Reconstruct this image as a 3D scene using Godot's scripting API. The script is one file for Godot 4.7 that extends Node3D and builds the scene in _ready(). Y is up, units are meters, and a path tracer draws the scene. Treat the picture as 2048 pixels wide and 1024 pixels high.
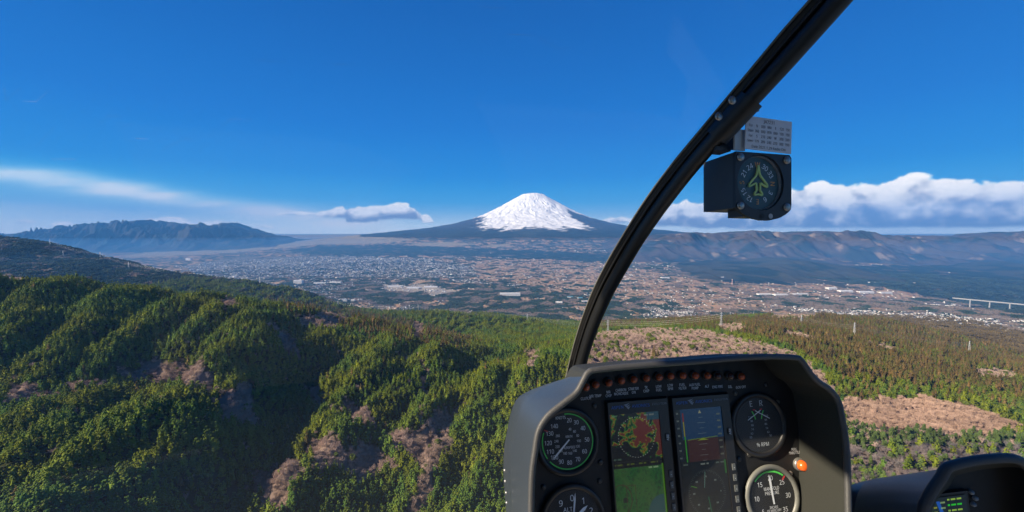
extends Node3D
# A helicopter cabin over wooded hills, a town in the plain and a snow-capped mountain. Metres; y = 0 is the plain, the eye is 700 m above it.

const F := 796.0                     # focal length in pixels of the 2048 x 1024 photograph
const EYE := Vector3(0, 700, 0)
const PITCH := -3.164                # degrees; puts the horizon on row 468
var cam_basis := Basis()
var rng := RandomNumberGenerator.new()
var taken := {}
var mats := {}

func _ready() -> void:
	rng.seed = 77
	cam_basis = Basis(Vector3.RIGHT, deg_to_rad(PITCH))
	make_camera()
	make_sky()
	make_sun()
	make_relief()
	make_spurs()
	make_ground()
	make_mountains()
	make_sight_table()
	make_plain_cover()
	make_forest()
	make_town()
	make_roads()
	make_pylons()
	make_bridge()
	make_cabin()

# ---------------------------------------------------------------- camera, sky, sun
func make_camera() -> void:
	var c := Camera3D.new()
	c.name = "camera"
	c.fov = rad_to_deg(2.0 * atan(512.0 / F))
	c.near = 0.05
	c.far = 150000.0
	c.transform = Transform3D(cam_basis, EYE)
	add_child(c)
	c.current = true

func make_sun() -> void:
	var sun := DirectionalLight3D.new()
	sun.name = "sun"
	sun.light_energy = 1.6
	sun.light_color = Color(1.0, 0.93, 0.82)
	sun.light_angular_distance = 0.53
	sun.shadow_enabled = true
	add_child(sun)
	var to_sun := Vector3(-0.81, 0.50, 0.30).normalized()
	sun.look_at_from_position(EYE + to_sun * 50.0, EYE, Vector3.UP)

const SKY_STOPS := [[0.0, 268, 272, 262], [1.2, 248, 262, 258], [2.5, 190, 226, 240], [4.5, 70, 168, 222], [8.0, 0, 130, 208], [14.0, 0, 108, 194], [22.0, 0, 94, 178], [32.0, 0, 80, 160], [50.0, 2, 56, 130], [90.0, 2, 44, 108]]

func sky_at(el: float) -> Color:
	for i in range(1, SKY_STOPS.size()):
		if el <= SKY_STOPS[i][0]:
			var a: Array = SKY_STOPS[i - 1]
			var b: Array = SKY_STOPS[i]
			var t: float = (el - a[0]) / (b[0] - a[0])
			return Color(lerpf(a[1], b[1], t) / 255.0, lerpf(a[2], b[2], t) / 255.0, lerpf(a[3], b[3], t) / 255.0)
	return Color(0.01, 0.17, 0.42)

func half(c: Color) -> Color:        # the picture holds half the brightness, so that cloud and horizon may pass 1
	var l := c.srgb_to_linear() * 0.5
	return l.linear_to_srgb()

func profile(pts: Array, x: float) -> float:
	if x <= pts[0][0]: return pts[0][1]
	for i in range(1, pts.size()):
		if x <= pts[i][0]:
			return lerpf(pts[i - 1][1], pts[i][1], (x - pts[i - 1][0]) / (pts[i][0] - pts[i - 1][0]))
	return pts[-1][1]

# photograph pixel -> (azimuth, elevation) in degrees
func sky_px(u: float, v: float) -> Vector2:
	var d := ray(u, v)
	return Vector2(rad_to_deg(atan2(d.x, -d.z)), rad_to_deg(atan2(d.y, Vector2(d.x, d.z).length())))

func make_sky() -> void:
	var w := 4096
	var h := 2048
	var im := Image.create(w, h, false, Image.FORMAT_RGB8)
	for y in h:
		var el := 90.0 - (y + 0.5) / h * 180.0
		im.fill_rect(Rect2i(0, y, w, 1), half(sky_at(el)) if el >= 0.0 else Color(0.30, 0.34, 0.38))
	# the cumulus bank: azimuth, elevation of its top and of its flat base
	var top := []
	for p in [[1222, 447], [1245, 440], [1268, 434], [1300, 424], [1340, 411], [1372, 402], [1420, 400], [1500, 393], [1570, 380], [1610, 370], [1650, 364], [1700, 367], [1745, 366], [1775, 364], [1800, 352], [1832, 341], [1862, 350], [1900, 360], [1950, 364], [2000, 362], [2048, 356], [2180, 350]]:
		var a := sky_px(p[0], p[1])
		top.append([a.x, a.y])
	top.append_array([[62.0, 5.0], [72.0, 4.2], [84.0, 5.6], [96.0, 4.5], [108.0, 3.4], [120.0, 0.2]])
	var base := []
	for p in [[1222, 451], [1300, 453], [1450, 457], [1600, 457], [1800, 456], [2048, 454]]:
		var a := sky_px(p[0], p[1])
		base.append([a.x, a.y])
	base.append_array([[80.0, 0.6], [120.0, 0.6]])
	var puffs := []      # azimuth, elevation of the base, half width, height
	for p in [[752, 445, 116, 34], [790, 440, 60, 34], [690, 436, 60, 22], [600, 431, 46, 9], [336, 455, 60, 22], [436, 457, 40, 18], [126, 452, 26, 11], [50, 446, 26, 8], [594, 462, 20, 8], [528, 457, 22, 8], [1232, 446, 34, 14], [1150, 452, 30, 9]]:
		var a := sky_px(p[0], p[1])
		var b := sky_px(p[0] + p[2], p[1])
		var t := sky_px(p[0], p[1] - p[3])
		puffs.append([a.x, a.y, b.x - a.x, t.y - a.y])
	for k in 12:
		puffs.append([-60.0 - k * 14.0 - rng.randf() * 5.0, 0.8 + rng.randf() * 1.2, 2.0 + rng.randf() * 4.0, 0.6 + rng.randf() * 1.4])
	var n1 := noise(0.028, 5, 11)
	var n3 := noise(0.09, 3, 13)
	var cir := []
	for p in [[-300, 300], [0, 350], [120, 362], [260, 381], [400, 405], [520, 424], [640, 440], [760, 452]]:
		var a := sky_px(p[0], p[1])
		cir.append([a.x, a.y])
	var cir2 := []
	for p in [[-300, 412], [0, 422], [150, 430], [300, 440], [480, 455], [640, 463]]:
		var a := sky_px(p[0], p[1])
		cir2.append([a.x, a.y])
	var n2 := noise(0.010, 4, 12)
	for y in range(int(h * (90.0 - 13.0) / 180.0), h / 2):
		var el := 90.0 - (y + 0.5) / h * 180.0
		for x in w:
			var az := (x + 0.5) / w * 360.0
			if az > 180.0: az -= 360.0
			var fx := az * 11.38
			var fy := el * 11.38
			var c := Color(0, 0, 0, 0)
			# high thin cloud, in streaks
			if az < -12.0 and az > -120.0:
				var d := (el - profile(cir, az)) / (1.6 + 0.25 * n2.get_noise_2d(fx * 0.5, 40.0))
				var streak := 0.80 + 0.75 * n2.get_noise_2d(fx * 0.35 + fy * 1.1, fy * 3.2 - fx * 0.5)
				var a := clampf(exp(-d * d * 2.2) * streak, 0.0, 0.88) * smoothstep(-12.0, -22.0, az)
				var e := (el - profile(cir2, az)) / 0.9
				a = maxf(a, clampf(exp(-e * e) * (0.34 + 0.5 * n2.get_noise_2d(fx * 0.3, fy * 3.0 + 77.0)), 0.0, 0.62) * smoothstep(-18.0, -28.0, az))
				if el < profile(cir2, az): a = maxf(a, 0.22 * smoothstep(-18.0, -30.0, az) * (1.0 + n2.get_noise_2d(fx * 0.25, fy * 2.0)))
				c = Color(1.10, 1.06, 1.0, a)
			# heaped cloud: white tops and grey bases, light and shade drawn into the colour
			var t := -9.0
			var bl := 0.0
			if az > 13.0 and az < 120.0:
				t = profile(top, az)
				bl = profile(base, az)
			for p in puffs:
				var q: float = (az - p[0]) / p[2]
				if absf(q) < 1.0:
					var tt: float = p[1] + p[3] * sqrt(1.0 - q * q)
					if tt > t:
						t = tt
						bl = p[1]
			if t > -5.0 and el < t + 0.8 and el > bl - 0.6:
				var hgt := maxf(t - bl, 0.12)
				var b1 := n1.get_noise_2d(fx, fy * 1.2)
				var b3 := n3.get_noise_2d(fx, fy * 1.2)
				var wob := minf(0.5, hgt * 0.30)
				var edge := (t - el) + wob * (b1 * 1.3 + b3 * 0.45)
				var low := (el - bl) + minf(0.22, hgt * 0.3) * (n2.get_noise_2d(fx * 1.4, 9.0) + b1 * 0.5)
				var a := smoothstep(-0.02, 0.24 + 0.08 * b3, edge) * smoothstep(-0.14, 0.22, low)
				var cloud_shade := clampf(1.0 - (el - bl) / hgt, 0.0, 1.0) * 0.95 - b1 * 0.62 - 0.10
				if hgt < 1.6: cloud_shade -= 0.22
				var cc := Color(1.22, 1.17, 1.08).lerp(Color(0.60, 0.59, 0.63), smoothstep(0.10, 0.85, cloud_shade))
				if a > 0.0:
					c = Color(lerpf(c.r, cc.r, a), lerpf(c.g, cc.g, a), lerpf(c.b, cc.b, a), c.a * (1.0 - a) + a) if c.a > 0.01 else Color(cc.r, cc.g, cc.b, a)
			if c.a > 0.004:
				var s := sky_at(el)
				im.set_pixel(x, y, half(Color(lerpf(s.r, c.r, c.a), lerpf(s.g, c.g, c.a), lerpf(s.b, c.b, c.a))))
	var pm := PanoramaSkyMaterial.new()
	pm.panorama = ImageTexture.create_from_image(im)
	var sky := Sky.new()
	sky.sky_material = pm
	var e := Environment.new()
	e.background_mode = Environment.BG_SKY
	e.sky = sky
	e.background_energy_multiplier = 1.10
	e.tonemap_mode = Environment.TONE_MAPPER_LINEAR
	e.tonemap_exposure = 2.2
	e.sdfgi_enabled = true
	e.ssao_enabled = true
	e.ssil_enabled = true
	e.fog_enabled = true
	e.fog_density = 0.000031
	e.volumetric_fog_enabled = true
	e.volumetric_fog_density = 0.0
	e.fog_light_color = Color(0.34, 0.66, 1.0)
	var we := WorldEnvironment.new()
	we.name = "air"
	we.environment = e
	add_child(we)
	# the hazier air that lies in the basin below the hills
	var fm := FogMaterial.new()
	fm.resource_name = "basin_haze"
	fm.albedo = Color(0.40, 0.69, 1.0)
	fm.density = 0.000032
	var haze := FogVolume.new()
	haze.name = "basin_haze"
	haze.shape = RenderingServer.FOG_VOLUME_SHAPE_BOX
	haze.size = Vector3(44000, 610, 17500)
	haze.position = Vector3(0, 255, -2100 - 8750)
	haze.material = fm
	add_child(haze)
	meta(haze, "blue haze lying over the plain", "haze", "", "stuff")

# ---------------------------------------------------------------- helpers
func noise(freq: float, octaves: int, sd: int, ridged := false) -> FastNoiseLite:
	var n := FastNoiseLite.new()
	n.noise_type = FastNoiseLite.TYPE_SIMPLEX_SMOOTH
	n.seed = sd
	n.frequency = freq
	n.fractal_type = FastNoiseLite.FRACTAL_RIDGED if ridged else FastNoiseLite.FRACTAL_FBM
	n.fractal_octaves = octaves
	return n

func ray(u: float, v: float) -> Vector3:
	return cam_basis * Vector3((u - 1024.0) / F, (512.0 - v) / F, -1.0)

func at_depth(u: float, v: float, depth: float) -> Vector3:      # a point at that many metres ahead along the ground
	var d := ray(u, v)
	return EYE + d * (depth / -d.z)

func pixel_of(p: Vector3) -> Vector2:
	var q := cam_basis.inverse() * (p - EYE)
	if q.z > -0.01: return Vector2(-9999, -9999)
	return Vector2(1024.0 + q.x / -q.z * F, 512.0 - q.y / -q.z * F)

func mat(key: String, linear: Color, rough := 0.9, extra := {}) -> StandardMaterial3D:
	if mats.has(key): return mats[key]
	var m := StandardMaterial3D.new()
	m.resource_name = key
	m.albedo_color = linear.linear_to_srgb()
	m.roughness = rough
	for k in extra: m.set(k, extra[k])
	mats[key] = m
	return m

func numbered(called: String) -> String:
	if not taken.has(called):
		taken[called] = 0
		return called
	taken[called] += 1
	return "%s_%03d" % [called, taken[called]]

func meta(o: Node, label: String, category: String, group := "", kind := "") -> Node:
	if label: o.set_meta("label", label)
	if category: o.set_meta("category", category)
	if group: o.set_meta("group", group)
	if kind: o.set_meta("kind", kind)
	return o

func thing(called: String, label: String, category: String, where := Transform3D(), group := "") -> Node3D:
	var o := Node3D.new()
	o.name = numbered(called)
	add_child(o)
	o.transform = where
	meta(o, label, category, group)
	return o

func part(parent: Node, called: String, mesh: Mesh, m: Material, where := Transform3D()) -> MeshInstance3D:
	var o := MeshInstance3D.new()
	o.name = called
	o.mesh = mesh
	if m: o.material_override = m
	o.transform = where
	parent.add_child(o, true)
	return o

func top_mesh(called: String, mesh: Mesh, m: Material, where := Transform3D()) -> MeshInstance3D:
	var o := part(self, numbered(called), mesh, m, where)
	return o

func st_new() -> SurfaceTool:
	var st := SurfaceTool.new()
	st.begin(Mesh.PRIMITIVE_TRIANGLES)
	return st

func tri(st: SurfaceTool, a: Vector3, b: Vector3, c: Vector3) -> void:
	st.add_vertex(a)
	st.add_vertex(b)
	st.add_vertex(c)

func quad(st: SurfaceTool, a: Vector3, b: Vector3, c: Vector3, d: Vector3) -> void:
	tri(st, a, b, c)
	tri(st, a, c, d)

func st_mesh(st: SurfaceTool) -> ArrayMesh:
	st.generate_normals()
	return st.commit()

func bar(st: SurfaceTool, a: Vector3, b: Vector3, w: float) -> void:
	var d := (b - a).normalized()
	var s := d.cross(Vector3.UP if absf(d.y) < 0.9 else Vector3.RIGHT).normalized() * w * 0.5
	var t := d.cross(s).normalized() * w * 0.5
	st.set_smooth_group(-1)
	var q := [s + t, s - t, -s - t, -s + t]
	for i in 4:
		quad(st, a + q[i], b + q[i], b + q[(i + 1) % 4], a + q[(i + 1) % 4])
	quad(st, a + q[0], a + q[1], a + q[2], a + q[3])
	quad(st, b + q[3], b + q[2], b + q[1], b + q[0])

func box(st: SurfaceTool, c: Vector3, size: Vector3, turn := 0.0) -> void:
	var b := Basis(Vector3.UP, turn)
	var h := size * 0.5
	var p := []
	for i in 8: p.append(c + b * Vector3(h.x if i & 1 else -h.x, h.y if i & 2 else -h.y, h.z if i & 4 else -h.z))
	st.set_smooth_group(-1)
	for f in [[0, 1, 3, 2], [5, 4, 6, 7], [4, 0, 2, 6], [1, 5, 7, 3], [2, 3, 7, 6], [4, 5, 1, 0]]:
		quad(st, p[f[0]], p[f[1]], p[f[2]], p[f[3]])

func tube(st: SurfaceTool, path: Array, radii: Array, n := 10, caps := true) -> void:
	var rings := []
	var side := Vector3.ZERO
	for i in path.size():
		var d: Vector3 = (path[mini(i + 1, path.size() - 1)] - path[maxi(i - 1, 0)]).normalized()
		if side == Vector3.ZERO: side = d.cross(Vector3.UP if absf(d.y) < 0.9 else Vector3.RIGHT)
		side = (side - d * side.dot(d)).normalized()
		var up := d.cross(side)
		var ring := []
		for k in n:
			var a := TAU * k / n
			ring.append(path[i] + (side * cos(a) + up * sin(a)) * radii[mini(i, radii.size() - 1)])
		rings.append(ring)
	st.set_smooth_group(0)
	for i in path.size() - 1:
		for k in n:
			quad(st, rings[i][k], rings[i][(k + 1) % n], rings[i + 1][(k + 1) % n], rings[i + 1][k])
	if caps:
		st.set_smooth_group(-1)
		for k in range(1, n - 1):
			tri(st, rings[0][0], rings[0][k + 1], rings[0][k])
			tri(st, rings[-1][0], rings[-1][k], rings[-1][k + 1])

# ---------------------------------------------------------------- relief
# Ridges, spurs and valleys read off the photograph: column, row, metres ahead.
const CONTROL := [
	# crest of the near wooded hill, and the drop behind it
	[-250, 552, 1050], [-100, 556, 1020], [0, 562, 1000], [150, 568, 980], [300, 580, 960], [450, 589, 960], [560, 602, 960], [640, 617, 970], [740, 635, 1000], [850, 655, 1050], [930, 675, 1090],
	[-100, 640, 1500], [150, 660, 1500], [400, 680, 1450], [640, 690, 1500], [820, 690, 1550],
	# far side of the first valley, under the crest
	[0, 640, 800], [150, 655, 780], [300, 660, 800], [430, 655, 830], [60, 740, 640], [200, 760, 640], [330, 752, 700], [-150, 800, 560],
	[0, 850, 500], [120, 870, 490], [230, 830, 560], [0, 990, 360], [60, 1030, 350],
	# spur A
	[545, 655, 790], [500, 675, 740], [430, 728, 640], [330, 830, 500], [230, 908, 420], [110, 1012, 345], [40, 1090, 300],
	# shaded valley right of it
	[612, 700, 850], [612, 752, 790], [600, 835, 650], [545, 900, 570], [500, 985, 490], [440, 1080, 420],
	[470, 830, 560], [430, 900, 480], [330, 1000, 400],
	# spur B and those beside it
	[790, 668, 900], [725, 752, 720], [650, 852, 570], [580, 935, 470], [540, 1012, 405],
	[760, 790, 690], [720, 880, 570], [690, 960, 490], [660, 1060, 420],
	[900, 742, 780], [865, 850, 610], [835, 960, 490], [815, 1030, 435],
	[900, 860, 630], [880, 960, 510], [1000, 760, 760], [1000, 860, 600], [985, 1000, 460],
	[960, 705, 1000], [1010, 706, 1100], [1060, 705, 1050],
	# second, farther hill and the gap in front of the right hand hill
	[850, 626, 2300], [960, 630, 2350], [1040, 636, 2300], [1135, 650, 2150], [1000, 668, 1700], [1090, 676, 1600], [700, 622, 2500],
	# right hand hill
	[1180, 676, 1000], [1160, 715, 850], [1250, 662, 1120], [1400, 664, 1180], [1300, 700, 930], [1500, 690, 960], [1218, 659, 1650], [1330, 652, 1600], [1447, 646, 1400],
	[1520, 640, 1750], [1609, 648, 1750], [1590, 627, 2300], [1717, 665, 1400], [1952, 705, 1500], [1830, 660, 1900], [2048, 712, 1600], [1900, 638, 2700], [2048, 662, 2500], [1750, 640, 2100],
	[1650, 722, 900], [1700, 762, 790], [1900, 775, 800], [2048, 800, 790], [2200, 830, 800], [1750, 830, 640], [1950, 842, 630], [2100, 860, 640], [1700, 905, 520], [1860, 880, 555], [2000, 890, 550], [1750, 960, 450], [2000, 970, 450], [2200, 980, 460], [1300, 880, 520], [1500, 900, 500], [1300, 1000, 400], [1700, 1060, 380],
	# hazy ridge on the far left
	[-400, 468, 4200], [-200, 470, 4100], [0, 476, 3900], [40, 479, 3800], [100, 491, 3600], [199, 517, 3200], [255, 538, 3000], [360, 551, 2950], [450, 560, 2900], [517, 572, 2750], [600, 584, 2700], [673, 612, 2600],
	[0, 540, 2800], [100, 550, 2600], [200, 562, 2500], [350, 585, 2300], [0, 505, 3300], [-200, 520, 3200], [60, 520, 3300], [140, 528, 3100],
]
# Points on the plain (0 m) that the hills run down to.
const PLAIN_AT := [[700, 3300], [900, 3200], [1100, 3000], [1300, 3100], [1500, 3200], [1700, 3600], [1900, 4000], [2048, 4000], [2200, 4000], [600, 3700], [450, 4200], [250, 4800], [50, 5600], [700, 4500], [1000, 4500], [1300, 4500], [1600, 4700], [1900, 5000], [2200, 5200], [450, 5600], [800, 6000], [1200, 6000], [1700, 6200]]
const AZ0 := -1.16
const AZ1 := 1.16
const NA := 291
const NR := 170
const LR0 := 4.6       # ln of 100 m
const LR1 := 8.85
const FUJI := Vector2(1340, -26000)
const FUJI_SHAPE := [[0.0, 3290.0], [420.0, 3310.0], [700.0, 3250.0], [1400.0, 2830.0], [2100.0, 2430.0], [3000.0, 1990.0], [3900.0, 1630.0], [5000.0, 1340.0], [6050.0, 1125.0], [7300.0, 960.0], [8660.0, 830.0], [11000.0, 590.0], [13000.0, 385.0], [15000.0, 225.0], [17000.0, 110.0], [19000.0, 40.0], [22000.0, 0.0]]
var slope_grid := PackedFloat32Array()
var n_spur := noise(1.0 / 95.0, 2, 5, true)
var n_warp := noise(1.0 / 260.0, 2, 6)
var n_fine := noise(1.0 / 60.0, 3, 7)
var n_big := noise(1.0 / 900.0, 4, 8, true)
var n_plain := noise(1.0 / 1400.0, 3, 9)
var n_patch := noise(1.0 / 320.0, 4, 21)
var n_tone := noise(1.0 / 140.0, 3, 22)

func make_relief() -> void:
	var px := PackedFloat64Array()
	var py := PackedFloat64Array()
	var val := PackedFloat64Array()
	for c in CONTROL:
		var p := at_depth(c[0], c[1], c[2])
		if c[2] < 2700: p.y -= 16.0          # the photograph shows the tops of the trees
		var r := Vector2(p.x, p.z).length()
		px.append(atan2(p.x, -p.z))
		py.append(log(r))
		val.append((p.y - EYE.y) / r)
	for c in PLAIN_AT:
		var a := atan((c[0] - 1024.0) / F)
		var r: float = c[1] / cos(a)
		px.append(a)
		py.append(log(r))
		val.append(-EYE.y / r)
	var n := px.size()
	var mean := 0.0
	for i in n: mean += val[i] / n
	var m := []
	for i in n:
		var row := PackedFloat64Array()
		row.resize(n + 1)
		for j in n: row[j] = sqrt((px[i] - px[j]) ** 2 + (py[i] - py[j]) ** 2 + 0.0004)
		row[i] = 0.02 - 0.004
		row[n] = val[i] - mean
		m.append(row)
	for i in n:
		var best := i
		for k in range(i + 1, n):
			if absf(m[k][i]) > absf(m[best][i]): best = k
		var tmp = m[i]
		m[i] = m[best]
		m[best] = tmp
		var pi_: PackedFloat64Array = m[i]
		for k in range(i + 1, n):
			var row: PackedFloat64Array = m[k]
			var f := row[i] / pi_[i]
			if f != 0.0:
				for j in range(i, n + 1): row[j] -= f * pi_[j]
				m[k] = row
	var wgt := PackedFloat64Array()
	wgt.resize(n)
	for i in range(n - 1, -1, -1):
		var s: float = m[i][n]
		for j in range(i + 1, n): s -= m[i][j] * wgt[j]
		wgt[i] = s / m[i][i]
	slope_grid.resize(NA * NR)
	for r in NR:
		var y := lerpf(LR0, LR1, float(r) / (NR - 1))
		for a in NA:
			var x := lerpf(AZ0, AZ1, float(a) / (NA - 1))
			var s := mean
			for j in n:
				var dx := x - px[j]
				var dy := y - py[j]
				s += wgt[j] * sqrt(dx * dx + dy * dy + 0.0004)
			slope_grid[r * NA + a] = s

# Spurs that run down the near hill, as pixels of their crest lines
const SPURS := [
	[[254, 592], [190, 655], [136, 712], [60, 775]], [[400, 602], [320, 655], [240, 705], [175, 750]], [[470, 606], [420, 655], [370, 695], [315, 735]], [[525, 622], [475, 664], [425, 700]], [[120, 580], [70, 640], [20, 700], [-40, 760]], [[0, 575], [-60, 640], [-120, 700]],
	[[260, 775], [170, 835], [80, 905], [0, 965]], [[130, 800], [60, 860], [-20, 920]], [[330, 780], [250, 850], [170, 925], [80, 1000]],
	[[545, 655], [430, 728], [330, 830], [230, 908], [110, 1012], [40, 1090]], [[520, 730], [470, 790], [440, 850]], [[420, 780], [365, 865], [305, 950], [262, 1025]], [[480, 835], [435, 905], [405, 970], [380, 1035]], [[560, 860], [510, 930], [470, 1010]],
	[[790, 668], [725, 752], [650, 852], [580, 935], [540, 1012]], [[668, 686], [632, 712], [604, 740]], [[735, 698], [695, 748], [664, 786]], [[784, 716], [745, 762], [709, 800]], [[850, 742], [790, 792], [740, 835], [680, 880], [620, 940]], [[760, 845], [690, 885], [640, 930], [590, 985]],
	[[890, 775], [850, 830], [800, 886], [760, 940]], [[930, 845], [871, 928], [812, 1017]], [[975, 796], [935, 855], [895, 912]], [[720, 930], [690, 990], [670, 1050]], [[1010, 880], [960, 960], [920, 1040]], [[1000, 722], [965, 775], [930, 825]], [[1090, 700], [1060, 745], [1030, 800]], [[900, 690], [870, 715], [845, 740]],
]
const SA := 480
const SR := 300
const SLR0 := 5.3
const SLR1 := 7.3
var spur_grid := PackedFloat32Array()

func make_spurs() -> void:
	var field := PackedFloat32Array()
	field.resize(SA * SR)
	for line in SPURS:
		var pts := []
		for p in smooth_px(line):
			var q := hit(p.x, p.y + 8.0)
			if pts.is_empty() or Vector2(q.x, q.z).distance_to(pts[-1]) < 260.0: pts.append(Vector2(q.x, q.z))
		for i in pts.size() - 1:
			var a: Vector2 = pts[i]
			var b: Vector2 = pts[i + 1]
			var wide := 0.080 * (a + b).length() * 0.5
			var taper := clampf(0.35 + i * 0.3, 0.0, 1.0) * (0.6 if i > pts.size() - 4 else 1.0)
			var la := minf(atan2(a.x, -a.y), atan2(b.x, -b.y)) - 0.12
			var ha := maxf(atan2(a.x, -a.y), atan2(b.x, -b.y)) + 0.12
			var lr := minf(log(a.length()), log(b.length())) - 0.12
			var hr := maxf(log(a.length()), log(b.length())) + 0.12
			for r in range(clampi(int((lr - SLR0) / (SLR1 - SLR0) * SR), 0, SR - 1), clampi(int((hr - SLR0) / (SLR1 - SLR0) * SR) + 1, 0, SR)):
				var rr := exp(lerpf(SLR0, SLR1, float(r) / (SR - 1)))
				for k in range(clampi(int((la + 1.15) / 1.35 * SA), 0, SA - 1), clampi(int((ha + 1.15) / 1.35 * SA) + 1, 0, SA)):
					var az := lerpf(-1.15, 0.20, float(k) / (SA - 1))
					var p := Vector2(sin(az), -cos(az)) * rr
					var d := Geometry2D.get_closest_point_to_segment(p, a, b).distance_to(p) / wide
					if d < 1.0:
						var t := (1.0 - sqrt(d * d + 0.01)) * taper * wide * 0.74
						field[r * SA + k] = maxf(field[r * SA + k], t)
	spur_grid = field

func smooth_px(line: Array) -> Array:
	var out := []
	for i in line.size() - 1:
		for k in 3: out.append(Vector2(line[i][0], line[i][1]).lerp(Vector2(line[i + 1][0], line[i + 1][1]), k / 3.0))
	out.append(Vector2(line[-1][0], line[-1][1]))
	return out

func spur_at(az: float, r: float) -> float:
	if spur_grid.is_empty() or az > 0.19: return 0.0
	var lr := log(maxf(r, 1.0))
	if lr < SLR0 or lr > SLR1: return 0.0
	var fa := clampf((az + 1.15) / 1.35 * (SA - 1), 0.0, SA - 1.001)
	var fr := clampf((lr - SLR0) / (SLR1 - SLR0) * (SR - 1), 0.0, SR - 1.001)
	var ia := int(fa)
	var ir := int(fr)
	fa -= ia
	fr -= ir
	var k := ir * SA + ia
	var t := lerpf(lerpf(spur_grid[k], spur_grid[k + 1], fa), lerpf(spur_grid[k + SA], spur_grid[k + SA + 1], fa), fr)
	return t - 0.025 * r * smoothstep(0.19, 0.02, az) * smoothstep(SLR0, SLR0 + 0.2, lr) * smoothstep(SLR1, SLR1 - 0.45, lr)

func near_height(az: float, r: float) -> float:
	var fa := clampf((az - AZ0) / (AZ1 - AZ0) * (NA - 1), 0.0, NA - 1.001)
	var fr := clampf((log(maxf(r, 1.0)) - LR0) / (LR1 - LR0) * (NR - 1), 0.0, NR - 1.001)
	var ia := int(fa)
	var ir := int(fr)
	fa -= ia
	fr -= ir
	var k := ir * NA + ia
	return EYE.y + r * lerpf(lerpf(slope_grid[k], slope_grid[k + 1], fa), lerpf(slope_grid[k + NA], slope_grid[k + NA + 1], fa), fr)

func far_height(x: float, z: float) -> float:
	var h := profile(FUJI_SHAPE, Vector2(x - FUJI.x, z - FUJI.y).length())
	h += 22.0 * n_plain.get_noise_2d(x, z)
	h += 620.0 * smoothstep(30000.0, 39000.0, Vector2(x, z).length())        # farthest hills
	return h

func height(x: float, z: float) -> float:
	var r := sqrt(x * x + z * z)
	var az := atan2(x, -z)
	var w := smoothstep(4300.0, 5800.0, -z)
	var h := 0.0
	if w < 1.0:
		h = near_height(az, r)
		var left := smoothstep(0.10, -0.03, az)
		var amp := lerpf(7.0, 10.0, left) * smoothstep(200.0, 420.0, r)
		amp = lerpf(amp, 26.0, smoothstep(1500.0, 2600.0, r) * left)
		amp *= smoothstep(30.0, 160.0, h)
		var wx := x + 26.0 * n_warp.get_noise_2d(x, z)
		h += spur_at(az, r)
		h += amp * (n_spur.get_noise_2d(wx + z * 0.12, z * 0.42) - 0.15) + 2.5 * n_fine.get_noise_2d(x, z)
	if w > 0.0:
		h = lerpf(h, far_height(x, z), w)
	if x > 3200.0 and z < -2800.0 and z > -6500.0:        # the gorge that the road bridge spans
		var q := Vector2(x, z)
		h -= 95.0 * smoothstep(1000.0, 250.0, Geometry2D.get_closest_point_to_segment(q, Vector2(4700, -4500), Vector2(7500, -4300)).distance_to(q))
	if r > 2600.0:
		var lump := n_patch.get_noise_2d(x * 0.7 + 900.0, z * 0.7)
		h += 26.0 * maxf(0.0, lump) * smoothstep(2600.0, 3400.0, r) * smoothstep(9000.0, 6000.0, r)
	return h

# where the sight line of a pixel first meets the relief
func hit(u: float, v: float) -> Vector3:
	var d := ray(u, v)
	d /= Vector2(d.x, d.z).length()
	var r := 180.0
	while r < 40000.0:
		var p := EYE + d * r
		if p.y < height(p.x, p.z):
			var lo := r / 1.012
			for i in 8:
				var mid := (lo + r) * 0.5
				p = EYE + d * mid
				if p.y < height(p.x, p.z): r = mid
				else: lo = mid
			return EYE + d * r
		r *= 1.012
	return EYE + d * 40000.0

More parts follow.
